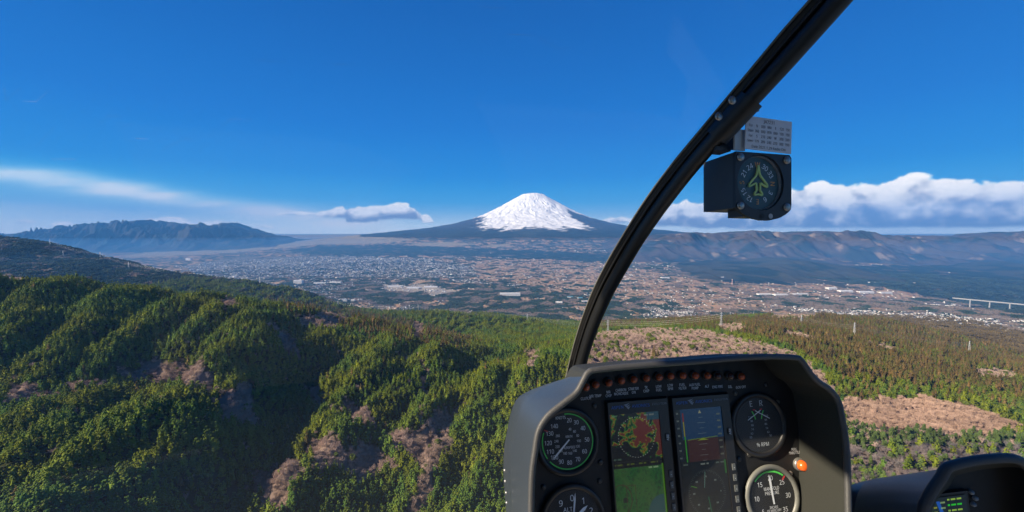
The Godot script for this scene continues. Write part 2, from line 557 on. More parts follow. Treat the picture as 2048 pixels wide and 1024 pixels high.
# ---------------------------------------------------------------- what grows where: polygons in photograph pixels, laid on the relief
enum { CONIFER, CEDAR, BARE, ROUND, PINE, DARK_CONIFER, BRUSH, GROVE, SCRUB, FIELD, TOWN, WOOD, GRASSLAND, DARK_WOOD, INDUSTRY, MIXED }
const COVER := [
	# near hills
	[DARK_CONIFER, [[-200, 552], [0, 560], [300, 578], [480, 588], [560, 640], [430, 722], [330, 826], [230, 902], [60, 1060], [-300, 1060]]],
	[CEDAR, [[520, 592], [640, 612], [830, 645], [950, 680], [930, 712], [800, 690], [700, 668], [600, 648]]],
	[MIXED, [[1390, 660], [1480, 640], [1560, 632], [1700, 634], [1900, 636], [2100, 665], [2100, 790], [1960, 788], [1800, 770], [1690, 760], [1640, 735], [1580, 700], [1480, 672]]],
	[ROUND, [[1690, 760], [1800, 772], [1960, 790], [2100, 792], [2100, 850], [2040, 842], [1900, 805], [1850, 797], [1700, 800], [1650, 790]]],
	[GROVE, [[1660, 806], [1860, 799], [1950, 818], [2015, 845], [2080, 862], [1990, 874], [1850, 868], [1700, 858]]],
	[PINE, [[1690, 856], [1850, 868], [1990, 874], [2100, 872], [2100, 905], [1990, 908], [1820, 906], [1690, 900]]],
	[SCRUB, [[1660, 898], [2100, 900], [2100, 1080], [1660, 1080]]],
	[BRUSH, [[1150, 780], [1165, 715], [1195, 668], [1300, 656], [1420, 666], [1500, 682], [1580, 706], [1640, 745], [1680, 805], [1500, 830], [1300, 850]]],
	[CEDAR, [[1165, 662], [1195, 640], [1450, 630], [1490, 648], [1400, 662], [1300, 652], [1200, 664]]],
	[BRUSH, [[1570, 622], [1640, 618], [1650, 632], [1600, 642], [1530, 640]]],
	[BRUSH, [[1420, 652], [1480, 650], [1500, 662], [1450, 668]]],
	[BRUSH, [[1560, 668], [1600, 668], [1640, 680], [1610, 686]]],
	[BRUSH, [[1740, 690], [1790, 696], [1800, 704], [1760, 704]]],
	[BRUSH, [[1950, 740], [2020, 745], [2040, 762], [1960, 760]]],
	# bare gullies in the wooded hill
	[BRUSH, [[247, 748], [322, 723], [365, 730], [432, 745], [436, 783], [413, 799], [335, 766], [268, 772]]],
	[BRUSH, [[5, 803], [39, 766], [106, 791], [93, 809]]],
	[BRUSH, [[121, 776], [215, 761], [215, 787], [141, 794]]],
	[BRUSH, [[428, 792], [509, 785], [502, 837], [448, 845]]],
	[BRUSH, [[434, 603], [474, 600], [472, 618], [441, 618]]],
	[BRUSH, [[532, 649], [559, 649], [556, 667], [537, 667]]],
	[BRUSH, [[553, 658], [593, 688], [607, 721], [580, 710], [560, 688]]],
	[BRUSH, [[599, 758], [637, 770], [657, 800], [691, 818], [684, 837], [650, 818], [610, 792]]],
	[BRUSH, [[692, 813], [743, 816], [746, 846], [705, 851]]],
	[BRUSH, [[585, 637], [666, 628], [706, 644], [652, 661], [598, 655]]],
	[BRUSH, [[633, 880], [755, 895], [795, 940], [728, 970], [654, 955], [606, 910]]],
	[BRUSH, [[758, 871], [825, 864], [879, 826], [920, 804], [900, 901], [873, 976], [825, 1066], [785, 1081], [839, 961], [812, 916]]],
	[BRUSH, [[518, 967], [579, 922], [613, 944], [572, 1019], [525, 1027]]],
	[BRUSH, [[822, 711], [855, 732], [849, 741], [814, 720]]],
	[BRUSH, [[845, 742], [858, 742], [850, 847], [839, 847]]],
	[BRUSH, [[822, 644], [849, 648], [844, 689], [827, 686]]],
	[BRUSH, [[1048, 697], [1079, 706], [1072, 748], [1053, 742]]],
	[BRUSH, [[-9, 552], [58, 554], [65, 563], [-9, 566]]],
]
const KA := 420
const KR := 420
const KLR0 := 5.0
const KLR1 := 9.9
var cover_near := PackedByteArray()

func lay_polygons(list: Array, store: PackedByteArray) -> PackedByteArray:
	for c in list:
		var poly := PackedVector2Array()
		var q: Array = c[1]
		for i in q.size():
			var a: Array = q[i]
			var b: Array = q[(i + 1) % q.size()]
			for s in 3:
				var p := hit(lerpf(a[0], b[0], s / 3.0), lerpf(a[1], b[1], s / 3.0))
				poly.append(Vector2(p.x, p.z))
		var la := 9.0
		var ha := -9.0
		var lr := 99.0
		var hr := 0.0
		for p in poly:
			var az := atan2(p.x, -p.y)
			la = minf(la, az)
			ha = maxf(ha, az)
			lr = minf(lr, log(p.length()))
			hr = maxf(hr, log(p.length()))
		for r in range(clampi(int((lr - KLR0) / (KLR1 - KLR0) * KR), 0, KR - 1), clampi(int((hr - KLR0) / (KLR1 - KLR0) * KR) + 1, 0, KR)):
			for a in range(clampi(int((la - AZ0) / (AZ1 - AZ0) * KA), 0, KA - 1), clampi(int((ha - AZ0) / (AZ1 - AZ0) * KA) + 1, 0, KA)):
				var az := lerpf(AZ0, AZ1, (a + 0.5) / KA)
				var rr := exp(lerpf(KLR0, KLR1, (r + 0.5) / KR))
				if Geometry2D.is_point_in_polygon(Vector2(sin(az), -cos(az)) * rr, poly):
					store[r * KA + a] = c[0] + 1
	return store

func cover_at(x: float, z: float) -> int:     # -1 where no polygon lies
	var wx := x + 14.0 * n_tone.get_noise_2d(x * 2.0, z * 2.0)
	var wz := z + 14.0 * n_tone.get_noise_2d(x * 2.0 + 500.0, z * 2.0)
	var r := clampi(int((log(Vector2(wx, wz).length()) - KLR0) / (KLR1 - KLR0) * KR), 0, KR - 1)
	var a := clampi(int((atan2(wx, -wz) - AZ0) / (AZ1 - AZ0) * KA), 0, KA - 1)
	return cover_near[r * KA + a] - 1

# land of the plain: fields, woods and built-up ground (polygons first, else patches)
const PLAIN_COVER := [
	[GRASSLAND, [[205, 516], [330, 500], [450, 490], [560, 478], [640, 473], [740, 474], [840, 478], [760, 487], [640, 489], [560, 497], [440, 507], [300, 514]]],
	[GRASSLAND, [[820, 487], [900, 484], [955, 488], [900, 493], [830, 492]]],
	[GRASSLAND, [[970, 490], [1020, 488], [1015, 493], [975, 495]]],
	[DARK_WOOD, [[570, 500], [640, 492], [780, 490], [900, 494], [1040, 500], [1180, 505], [1270, 505], [1250, 525], [1100, 520], [950, 512], [800, 512], [650, 512]]],
	[TOWN, [[360, 532], [480, 514], [700, 512], [860, 518], [960, 535], [930, 556], [760, 556], [560, 556], [420, 556]]],
	[FIELD, [[940, 520], [1100, 518], [1200, 525], [1400, 560], [1380, 585], [1200, 588], [1080, 574], [960, 560]]],
	[WOOD, [[600, 576], [760, 570], [940, 566], [1080, 580], [1150, 596], [1140, 640], [900, 622], [760, 605]]],
	[TOWN, [[590, 560], [680, 562], [720, 575], [640, 590], [590, 578]]],
	[INDUSTRY, [[750, 572], [850, 568], [930, 580], [880, 588], [790, 584]]],
	[FIELD, [[1230, 575], [1400, 562], [1500, 590], [1620, 612], [1560, 622], [1420, 622], [1300, 606]]],
	[TOWN, [[1288, 614], [1330, 614], [1395, 628], [1375, 636], [1300, 634]]],
	[WOOD, [[1200, 600], [1290, 606], [1300, 636], [1180, 640]]],
	[FIELD, [[1440, 562], [1640, 558], [1800, 575], [1900, 590], [1780, 600], [1600, 592], [1480, 585]]],
	[WOOD, [[1520, 592], [1720, 598], [1800, 612], [1700, 622], [1540, 610]]],
	[TOWN, [[1530, 612], [1700, 620], [1900, 630], [2048, 650], [2000, 655], [1750, 636], [1560, 620]]],
	[DARK_WOOD, [[1350, 522], [1540, 518], [1700, 530], [1900, 530], [2100, 535], [2100, 640], [1950, 612], [1800, 580], [1620, 556], [1460, 556]]],  # right hand slope under cloud shadow, painted as darker wood
]
var cover_plain := PackedByteArray()

func plain_cover_at(x: float, z: float) -> int:
	var wx := x + 130.0 * n_patch.get_noise_2d(x, z)
	var wz := z + 240.0 * n_patch.get_noise_2d(x + 3000.0, z)
	var r := clampi(int((log(Vector2(wx, wz).length()) - KLR0) / (KLR1 - KLR0) * KR), 0, KR - 1)
	var a := clampi(int((atan2(wx, -wz) - AZ0) / (AZ1 - AZ0) * KA), 0, KA - 1)
	var c := cover_plain[r * KA + a] - 1
	var p := n_patch.get_noise_2d(x * 0.8, z * 0.8)
	if c == FIELD and p > 0.26: return WOOD
	if c == WOOD and p < -0.35: return FIELD
	if c == TOWN and p > 0.30: return WOOD
	if c == -1:
		var q := n_plain.get_noise_2d(x * 1.7, z * 1.7 + 4000.0)
		if x > -0.40 * z: return TOWN if q > 0.42 else (FIELD if p < -0.34 else WOOD)
		if p > 0.04: return WOOD
		if q > 0.18: return TOWN
		return FIELD if q < 0.05 else WOOD
	return c

func on_hill(x: float, z: float, r: float) -> bool:
	return r < 2700.0 or (r < 7500.0 and -z < 4600.0 and height(x, z) > 90.0)

func ground_tint(x: float, z: float, r: float) -> Color:
	var t := n_tone.get_noise_2d(x, z)
	if on_hill(x, z, r):
		match cover_at(x, z):
			BRUSH: return Color(0.17, 0.125, 0.10) * (1.0 + 0.35 * t)
			GROVE: return Color(0.25, 0.175, 0.13) * (1.0 + 0.25 * t)
			SCRUB: return Color(0.15, 0.115, 0.10) * (1.0 + 0.3 * t)
		if r > 2300.0 and x < 0.0 and n_patch.get_noise_2d(x * 0.9, z * 0.9) > 0.22: return Color(0.11, 0.085, 0.068)
		return Color(0.035, 0.038, 0.016) * (1.0 + 0.3 * t)
	var c := plain_cover_at(x, z)
	var cell := n_fine.get_noise_2d(x * 0.5, z * 0.9)
	match c:
		FIELD:
			var f := Color(0.30, 0.185, 0.115).lerp(Color(0.36, 0.27, 0.19), clampf(0.5 + cell * 1.6, 0.0, 1.0))
			if cell > 0.28: f = Color(0.12, 0.11, 0.06)
			return f * (1.0 + 0.3 * t)
		TOWN: return Color(0.14, 0.132, 0.122) * (1.0 + 0.5 * cell)
		INDUSTRY: return Color(0.27, 0.24, 0.21) * (1.0 + 0.3 * cell)
		GRASSLAND: return Color(0.25, 0.21, 0.15) * (1.0 + 0.25 * t)
		DARK_WOOD:
			if n_patch.get_noise_2d(x * 0.6 + 2000.0, z * 0.6) > 0.34: return Color(0.11, 0.09, 0.07)
			return Color(0.022, 0.032, 0.022) * (1.0 + 0.8 * t)  # on the right hand slope this dark tone stands for cloud shadow
	if x > -0.40 * z: return Color(0.15, 0.115, 0.092) * (1.0 + 0.3 * t)
	return Color(0.045, 0.047, 0.028) * (1.0 + 0.4 * t + 0.3 * cell)

func sheet(cols: int, rows: int, at: Callable, tint: Callable) -> ArrayMesh:
	var v := PackedVector3Array()
	var c := PackedColorArray()
	v.resize(cols * rows)
	c.resize(cols * rows)
	for r in rows:
		for a in cols:
			var p: Vector3 = at.call(a, r)
			v[r * cols + a] = p
			c[r * cols + a] = tint.call(p)
	var ix := PackedInt32Array()
	ix.resize((cols - 1) * (rows - 1) * 6)
	var k := 0
	for r in rows - 1:
		for a in cols - 1:
			var i := r * cols + a
			ix[k] = i
			ix[k + 1] = i + cols
			ix[k + 2] = i + 1
			ix[k + 3] = i + 1
			ix[k + 4] = i + cols
			ix[k + 5] = i + cols + 1
			k += 6
	var arr := []
	arr.resize(Mesh.ARRAY_MAX)
	arr[Mesh.ARRAY_VERTEX] = v
	arr[Mesh.ARRAY_COLOR] = c
	arr[Mesh.ARRAY_INDEX] = ix
	var st := SurfaceTool.new()
	st.create_from_arrays(arr)
	st.generate_normals()
	return st.commit()

func land_material() -> StandardMaterial3D:
	return mat("land", Color(1, 1, 1), 0.95, {"vertex_color_use_as_albedo": true, "metallic_specular": 0.1})

func make_ground() -> void:
	cover_near.resize(KA * KR)
	cover_plain.resize(KA * KR)
	cover_near = lay_polygons(COVER, cover_near)
	cover_plain = lay_polygons(PLAIN_COVER, cover_plain)
	var cols := 760
	var rows := 560
	var l0 := log(140.0)
	var l1 := log(40000.0)
	var where := func(a: int, r: int) -> Vector3:
		var az := lerpf(-1.14, 1.14, float(a) / (cols - 1))
		var rr := exp(lerpf(l0, l1, float(r) / (rows - 1)))
		var x := sin(az) * rr
		var z := -cos(az) * rr
		var h := height(x, z)
		var q := Vector2(x - FUJI.x, z - FUJI.y).length()
		if q < 11800.0: h -= minf(90.0, (11800.0 - q) * 0.1)
		return Vector3(x, h, z)
	var tint := func(p: Vector3) -> Color: return ground_tint(p.x, p.z, Vector2(p.x, p.z).length())
	var o := top_mesh("ground", sheet(cols, rows, where, tint), land_material())
	meta(o, "hills and plain of fields, woods and towns under the helicopter", "ground", "", "structure")

# ---------------------------------------------------------------- mountains
func make_mountains() -> void:
	var gully := noise(1.0, 3, 31, true)
	var rough := noise(1.0 / 900.0, 5, 32)
	var fine := noise(1.0 / 260.0, 3, 33)
	var at := func(a: int, r: int) -> Vector3:
		var th := TAU * a / 720.0
		var rad := 12000.0 * pow(r / 190.0, 1.5)
		var h := profile(FUJI_SHAPE, rad)
		var tw := th + 0.16 * rough.get_noise_2d(cos(th) * rad * 0.7, sin(th) * rad * 0.7)
		var k := smoothstep(300.0, 2200.0, rad) * smoothstep(12000.0, 5000.0, rad)
		h += k * 62.0 * (gully.get_noise_3d(cos(tw) * 5.5, sin(tw) * 5.5, rad / 1500.0) - 0.1)
		h += k * 8.0 * gully.get_noise_3d(cos(tw) * 15.0, sin(tw) * 15.0, rad / 700.0)
		var x := FUJI.x + cos(th) * rad
		var z := FUJI.y + sin(th) * rad
		h += (30.0 * rough.get_noise_2d(x, z) + 16.0 * fine.get_noise_2d(x, z)) * smoothstep(12000.0, 9000.0, rad)
		if rad < 420.0: h -= 120.0 * (1.0 - rad / 420.0)
		return Vector3(x, h + 2.0 * smoothstep(12000.0, 11800.0, rad), z)
	var tint := func(p: Vector3) -> Color:
		var dx := p.x - FUJI.x
		var dz := p.z - FUJI.y
		var th := atan2(dx, dz)           # 0 faces the viewer, right is positive
		var line := 900.0
		line += 560.0 * smoothstep(0.30, 0.60, th) * smoothstep(1.15, 0.80, th) + 760.0 * smoothstep(0.35, 1.0, th) + 760.0 * smoothstep(-0.30, -0.95, th)
		line += 170.0 * gully.get_noise_3d(sin(th) * 5.0, cos(th) * 5.0, 3.0) + 160.0 * rough.get_noise_2d(p.x * 1.6, p.z * 1.6)
		var s := smoothstep(-70.0, 90.0, p.y - line)
		var bare := gully.get_noise_3d(sin(th) * 15.0, cos(th) * 15.0, p.y / 900.0) + fine.get_noise_2d(p.x, p.z) * 0.5
		s *= 1.0 - 0.4 * smoothstep(0.60, 0.95, bare - 0.25 * smoothstep(1000.0, 2600.0, p.y))
		var low := Color(0.028, 0.034, 0.030) * (1.0 + 0.6 * rough.get_noise_2d(p.x * 0.8, p.z * 0.8))
		if p.y > 700.0: low = low.lerp(Color(0.05, 0.045, 0.045), smoothstep(700.0, 1300.0, p.y))
		if p.y < 720.0:
			var g := plain_cover_at(p.x, p.z)
			if g == GRASSLAND: low = Color(0.25, 0.21, 0.15)
			elif rough.get_noise_2d(p.x + 900.0, p.z * 2.4) > 0.16 and p.y < 560.0: low = Color(0.16, 0.12, 0.09)
		return low.lerp(Color(0.82, 0.82, 0.82), s)
	var o := top_mesh("snow_mountain", sheet(721, 191, at, tint), land_material())
	meta(o, "tall cone shaped mountain with a snow covered top and blue lower slopes", "mountain", "", "structure")
	# ranges: skyline in pixels, metres ahead of the crest, depth of the foot before it
	range_of("distant_mountain", "broad blue mountain with three summits on the left horizon beyond the grassland", [[-260, 478], [-100, 474], [30, 471], [95, 467], [140, 460], [166, 454], [178, 458], [195, 453], [230, 452], [270, 448], [300, 445], [325, 443], [350, 449], [400, 453], [430, 453], [455, 446], [480, 454], [520, 466], [560, 474], [620, 484], [700, 500]], 20500.0, 6500.0, 41, Color(0.026, 0.036, 0.036), Color(0.050, 0.050, 0.048))
	range_of("mountain_range", "long brown and blue mountain range with bare spurs and pale scars under the cloud bank", [[1180, 486], [1230, 478], [1270, 474], [1330, 470], [1380, 466], [1420, 468], [1480, 463], [1530, 468], [1600, 464], [1650, 464], [1700, 466], [1755, 475], [1800, 472], [1850, 474], [1900, 475], [1950, 470], [2000, 467], [2048, 466], [2150, 462], [2300, 470], [2500, 480]], 13500.0, 5200.0, 42, Color(0.026, 0.034, 0.036), Color(0.068, 0.058, 0.056))
	range_of("wooded_ridge", "wooded ridge tinted dark for cloud shadow in front of the brown mountain range", [[1290, 530], [1350, 524], [1440, 521], [1490, 521], [1540, 515], [1570, 516], [1620, 521], [1680, 529], [1760, 535], [1830, 533], [1880, 530], [1950, 524], [2010, 523], [2048, 530], [2150, 520], [2300, 515]], 8600.0, 3600.0, 43, Color(0.016, 0.026, 0.020), Color(0.050, 0.048, 0.036))  # cloud shadow put into the dark tint of the woods

func range_of(called: String, label: String, sky_line: Array, depth: float, foot: float, sd: int, woods: Color, bare: Color) -> void:
	var rid := noise(1.0 / 1500.0, 5, sd, true)
	var fine := noise(1.0 / 700.0, 4, sd + 50)
	var cols := 420
	var rows := 90
	var u0: float = sky_line[0][0]
	var u1: float = sky_line[-1][0]
	var at := func(a: int, r: int) -> Vector3:
		var u := lerpf(u0, u1, float(a) / (cols - 1))
		var t := lerpf(-1.0, 1.0, float(r) / (rows - 1))          # -1 at the foot before the crest, 0 on it
		var d := depth + foot * t * (1.0 if t < 0.0 else 0.8)
		var x := (u - 1024.0) / F * depth * lerpf(1.0, d / depth, 0.5)
		var crest := at_depth(u, profile(sky_line, u), depth).y
		var ground := height(x, -d) - 25.0
		var k := 1.0 - absf(t)
		var ends := smoothstep(u0, u0 + 60.0, u) * smoothstep(u1, u1 - 60.0, u)
		var spur := rid.get_noise_2d(x, d * 0.45)
		var f := k * k * (3.0 - 2.0 * k)
		f = clampf(lerpf(k, f, 0.4) + 1.15 * k * (1.0 - k) * 2.0 * spur, 0.0, 1.04)
		var y := lerpf(ground, maxf(crest, ground), f * ends)
		y += (crest - ground) * 0.08 * fine.get_noise_2d(x, d) * minf(1.0, k * 4.0) * ends
		return Vector3(x, y, -d)
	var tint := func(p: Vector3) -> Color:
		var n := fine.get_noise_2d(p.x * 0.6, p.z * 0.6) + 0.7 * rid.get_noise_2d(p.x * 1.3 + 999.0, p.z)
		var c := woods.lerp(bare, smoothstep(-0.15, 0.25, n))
		if depth > 10000.0 and depth < 15000.0 and fine.get_noise_2d(p.x * 1.1 + 5000.0, p.z * 1.1) > 0.42: c = c.lerp(Color(0.26, 0.2, 0.16), 0.7)
		return c
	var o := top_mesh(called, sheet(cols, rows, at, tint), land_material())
	meta(o, label, "mountain", "", "structure")


# ---------------------------------------------------------------- trees
var seen_az := 560
var seen_r := 330
var seen_top := PackedFloat32Array()      # steepest sight line over the ground up to that distance

func make_sight_table() -> void:
	seen_top.resize(seen_az * seen_r)
	for a in seen_az:
		var az := lerpf(-1.0, 1.0, (a + 0.5) / seen_az)
		var best := -9.0
		for r in seen_r:
			seen_top[r * seen_az + a] = best
			var rr := exp(lerpf(log(150.0), log(12000.0), (r + 0.5) / seen_r))
			best = maxf(best, (height(sin(az) * rr, -cos(az) * rr) - EYE.y) / rr)

func in_sight(x: float, y_top: float, z: float, margin: float) -> bool:
	var r := Vector2(x, z).length()
	var az := atan2(x, -z)
	if absf(az) > 0.97 or r < 150.0: return false
	var a := clampi(int((az + 1.0) * 0.5 * seen_az), 0, seen_az - 1)
	var k := clampi(int((log(r) - log(150.0)) / (log(12000.0) - log(150.0)) * seen_r) - 1, 0, seen_r - 1)
	return (y_top + margin - EYE.y) / r > seen_top[k * seen_az + a]

func puff(st: SurfaceTool, c: Vector3, size: Vector3, g: RandomNumberGenerator, ragged := 0.35) -> void:
	# a small uneven clump of foliage: an octahedron with its corners pulled about
	var b := Basis.from_euler(Vector3(g.randf() * TAU, g.randf() * TAU, g.randf() * TAU))
	var p := []
	for d in [Vector3.RIGHT, Vector3.LEFT, Vector3.UP, Vector3.DOWN, Vector3.BACK, Vector3.FORWARD]:
		p.append(c + (b * d) * size * (1.0 + g.randf_range(-ragged, ragged)))
	for f in [[0, 2, 4], [4, 2, 1], [1, 2, 5], [5, 2, 0], [4, 3, 0], [1, 3, 4], [5, 3, 1], [0, 3, 5]]:
		tri(st, p[f[0]], p[f[1]], p[f[2]])

func conifer_crown(sd: int, high: float, wide: float, round_: float, n: int) -> ArrayMesh:
	var g := RandomNumberGenerator.new()
	g.seed = sd
	var st := st_new()
	st.set_smooth_group(0)
	var base := high * 0.22
	for i in n:
		var t := pow(g.randf(), 1.25)
		var a := g.randf() * TAU
		var rad := wide * lerpf(1.0 - t, sqrt(maxf(0.0, 1.0 - t * t)), round_) * g.randf_range(0.62, 1.08)
		var s := lerpf(1.15, 0.6, t) * g.randf_range(0.75, 1.25) * wide / 3.0
		puff(st, Vector3(cos(a) * rad, base + (high - base) * t, sin(a) * rad), Vector3(s, s * 0.75, s), g)
	puff(st, Vector3(0, base + (high - base) * 0.35, 0), Vector3(wide * 0.6, high * 0.34, wide * 0.6), g, 0.05)
	puff(st, Vector3(0, high * 0.98, 0), Vector3(0.3, 0.9, 0.3), g, 0.2)
	return st_mesh(st)

func round_crown(sd: int, high: float, wide: float, n: int) -> ArrayMesh:
	var g := RandomNumberGenerator.new()
	g.seed = sd
	var st := st_new()
	st.set_smooth_group(0)
	for i in n:
		var d := Vector3(g.randfn(), g.randfn() * 0.8 + 0.25, g.randfn()).normalized() * pow(g.randf(), 0.28)
		var s := wide * g.randf_range(0.16, 0.3)
		puff(st, Vector3(0, high * 0.6, 0) + d * Vector3(wide, high * 0.38, wide) * g.randf_range(0.85, 1.1), Vector3(s, s * 0.8, s), g, 0.4)
	return st_mesh(st)

func pine_crown(sd: int, high: float, wide: float) -> ArrayMesh:
	var g := RandomNumberGenerator.new()
	g.seed = sd
	var st := st_new()
	st.set_smooth_group(0)
	for layer in 9:
		var t := layer / 8.0
		var arms := 5
		for k in arms:
			var a := TAU * k / arms + layer * 1.9 + g.randf() * 0.7
			var reach := wide * lerpf(1.0, 0.3, t) * g.randf_range(0.6, 1.1)
			for s in 4:
				var q := reach * (0.3 + 0.25 * s)
				var w := wide * 0.19 * g.randf_range(0.7, 1.2)
				puff(st, Vector3(cos(a) * q, high * lerpf(0.36, 0.97, t) + g.randf_range(-0.25, 0.35), sin(a) * q), Vector3(w, w * 0.5, w), g, 0.4)
	return st_mesh(st)

func twig(st: SurfaceTool, a: Vector3, b: Vector3, w: float) -> void:
	var d := (b - a).normalized()
	var s := d.cross(Vector3(0.3, 0.9, 0.2)).normalized() * w
	var t := d.cross(s).normalized() * w
	tri(st, a + s, b, a - s * 0.5 + t)
	tri(st, a - s * 0.5 + t, b, a - s * 0.5 - t)
	tri(st, a - s * 0.5 - t, b, a + s)

func bare_crown(sd: int, high: float, wide: float, limbs: int) -> ArrayMesh:
	var g := RandomNumberGenerator.new()
	g.seed = sd
	var st := st_new()
	st.set_smooth_group(-1)
	for i in limbs:
		var a := TAU * i / limbs + g.randf()
		var foot := Vector3(0, high * g.randf_range(0.22, 0.45), 0)
		var tip := Vector3(cos(a) * wide * g.randf_range(0.45, 0.8), high * g.randf_range(0.6, 0.95), sin(a) * wide * g.randf_range(0.45, 0.8))
		twig(st, foot, tip, 0.12)
		for k in 6:
			var p := foot.lerp(tip, g.randf_range(0.35, 1.0))
			var q := p + Vector3(g.randfn() * 0.30 * wide, g.randf_range(0.05, 0.30) * high, g.randfn() * 0.30 * wide)
			twig(st, p, q, 0.068)
			for j in 6:
				var e := p.lerp(q, g.randf_range(0.3, 1.0))
				twig(st, e, e + Vector3(g.randfn() * 0.16 * wide, g.randf_range(-0.02, 0.16) * high, g.randfn() * 0.16 * wide), 0.054)
	return st_mesh(st)

func trunk_mesh(high: float, rad: float) -> ArrayMesh:
	var st := st_new()
	tube(st, [Vector3(0, -1.0, 0), Vector3(0, high * 0.4, 0), Vector3(0.06, high, 0)], [rad, rad * 0.75, rad * 0.2], 6)
	return st_mesh(st)

func scatter(called: String, label: String, mesh: Mesh, m: Material, spots: Array) -> void:
	# spots: [position, size, turn, colour, stretch]
	if spots.is_empty(): return
	var mm := MultiMesh.new()
	mm.transform_format = MultiMesh.TRANSFORM_3D
	mm.use_colors = true
	mm.mesh = mesh
	mm.instance_count = spots.size()
	var buf := PackedFloat32Array()
	buf.resize(spots.size() * 16)
	var k := 0
	for s in spots:
		var p: Vector3 = s[0]
		var c := cos(s[2]) * s[1] as float
		var q := sin(s[2]) * s[1] as float
		var col: Color = s[3]
		buf[k] = c
		buf[k + 2] = q
		buf[k + 3] = p.x
		buf[k + 5] = s[1] * s[4]
		buf[k + 7] = p.y
		buf[k + 8] = -q
		buf[k + 10] = c
		buf[k + 11] = p.z
		buf[k + 12] = col.r
		buf[k + 13] = col.g
		buf[k + 14] = col.b
		buf[k + 15] = 1.0
		k += 16
	mm.buffer = buf
	var o := MultiMeshInstance3D.new()
	o.name = numbered(called)
	o.multimesh = mm
	o.material_override = m
	add_child(o)
	meta(o, label, "trees", "", "stuff")

func leaf_material() -> StandardMaterial3D:
	return mat("foliage", Color(1, 1, 1), 0.85, {"vertex_color_use_as_albedo": true, "metallic_specular": 0.2})

func tree_kind(c: int, x: float, z: float) -> int:
	var t := n_tone.get_noise_2d(x * 1.3, z * 1.3)
	var q := rng.randf()
	match c:
		CEDAR: return 1 if q < 0.4 else 0
		MIXED: return 1 if q < 0.66 - 1.2 * maxf(0.0, t) else (0 if q < 0.92 else 3)
		ROUND: return 3 if q < 0.6 else (1 if q < 0.72 else 0)
		GROVE: return 2
		PINE: return 4 if q < 0.8 else 2
		SCRUB: return 2 if q < 0.74 else (4 if q < 0.88 else 0)
		BRUSH: return 2 if q < (0.96 if x < 0.0 else 0.80) else 3
	if q < 0.012: return 2
	return 0 if q < 0.996 else 1

func tree_tint(kind: int, c: int, x: float, z: float) -> Color:
	var t := n_tone.get_noise_2d(x, z)
	var f := 1.0 + 0.35 * t + rng.randf_range(-0.28, 0.28)
	match kind:
		0:
			if c == MIXED: return Color(0.100, 0.118, 0.020) * f
			return Color(0.155, 0.180, 0.014).lerp(Color(0.060, 0.112, 0.018), clampf(0.5 + t + rng.randf_range(-0.3, 0.3), 0.0, 1.0)) * f
		1: return Color(0.142, 0.090, 0.034).lerp(Color(0.100, 0.086, 0.026), rng.randf()) * f
		2:
			if c == GROVE: return Color(0.46, 0.32, 0.24) * f
			if c == SCRUB: return Color(0.25, 0.20, 0.19).lerp(Color(0.13, 0.13, 0.13), rng.randf()) * f
			return Color(0.42, 0.31, 0.255) * f
		3: return Color(0.105, 0.135, 0.020) * f
	return Color(0.085, 0.125, 0.036) * f

const KIND_NAME := ["conifer_tree", "cedar_tree", "bare_tree", "broadleaf_tree", "pine_tree"]
const KIND_SIZE := [[15.0, 2.9], [17.0, 2.3], [8.0, 3.6], [10.0, 4.2], [13.0, 3.4]]
const KEEP := [300, 200, 220, 90, 60]

func tree_label(kind: int, c: int) -> Array:
	match kind:
		0:
			if c == DARK_CONIFER: return ["dark green conifer in the shaded slope below the long crest", "dark conifers of the shaded slope"]
			if c == SCRUB or c == ROUND or c == MIXED: return ["green conifer among brown and bare trees on the hill behind the console", "green conifers on the brown hill"]
			return ["sunlit yellow green conifer on the spurs of the near wooded hill", "sunlit conifers on the spurs"]
		1: return ["slender reddish brown cedar in the wood beside the bare grove", "reddish brown cedars"]
		2:
			if c == GROVE: return ["pale pinkish leafless tree in the bare grove behind the pine row", "leafless trees of the grove"]
			if c == SCRUB: return ["grey leafless tree in the scrub below the pine row", "leafless trees of the scrub"]
			return ["leafless pinkish grey tree in a bare gully or clearing of the hills", "leafless trees of gullies and clearings"]
		3: return ["rounded bright green broadleaf tree on the hill beyond the console", "rounded broadleaf trees"]
	return ["layered green pine tree in the row before the bare grove", "pine trees of the row"]

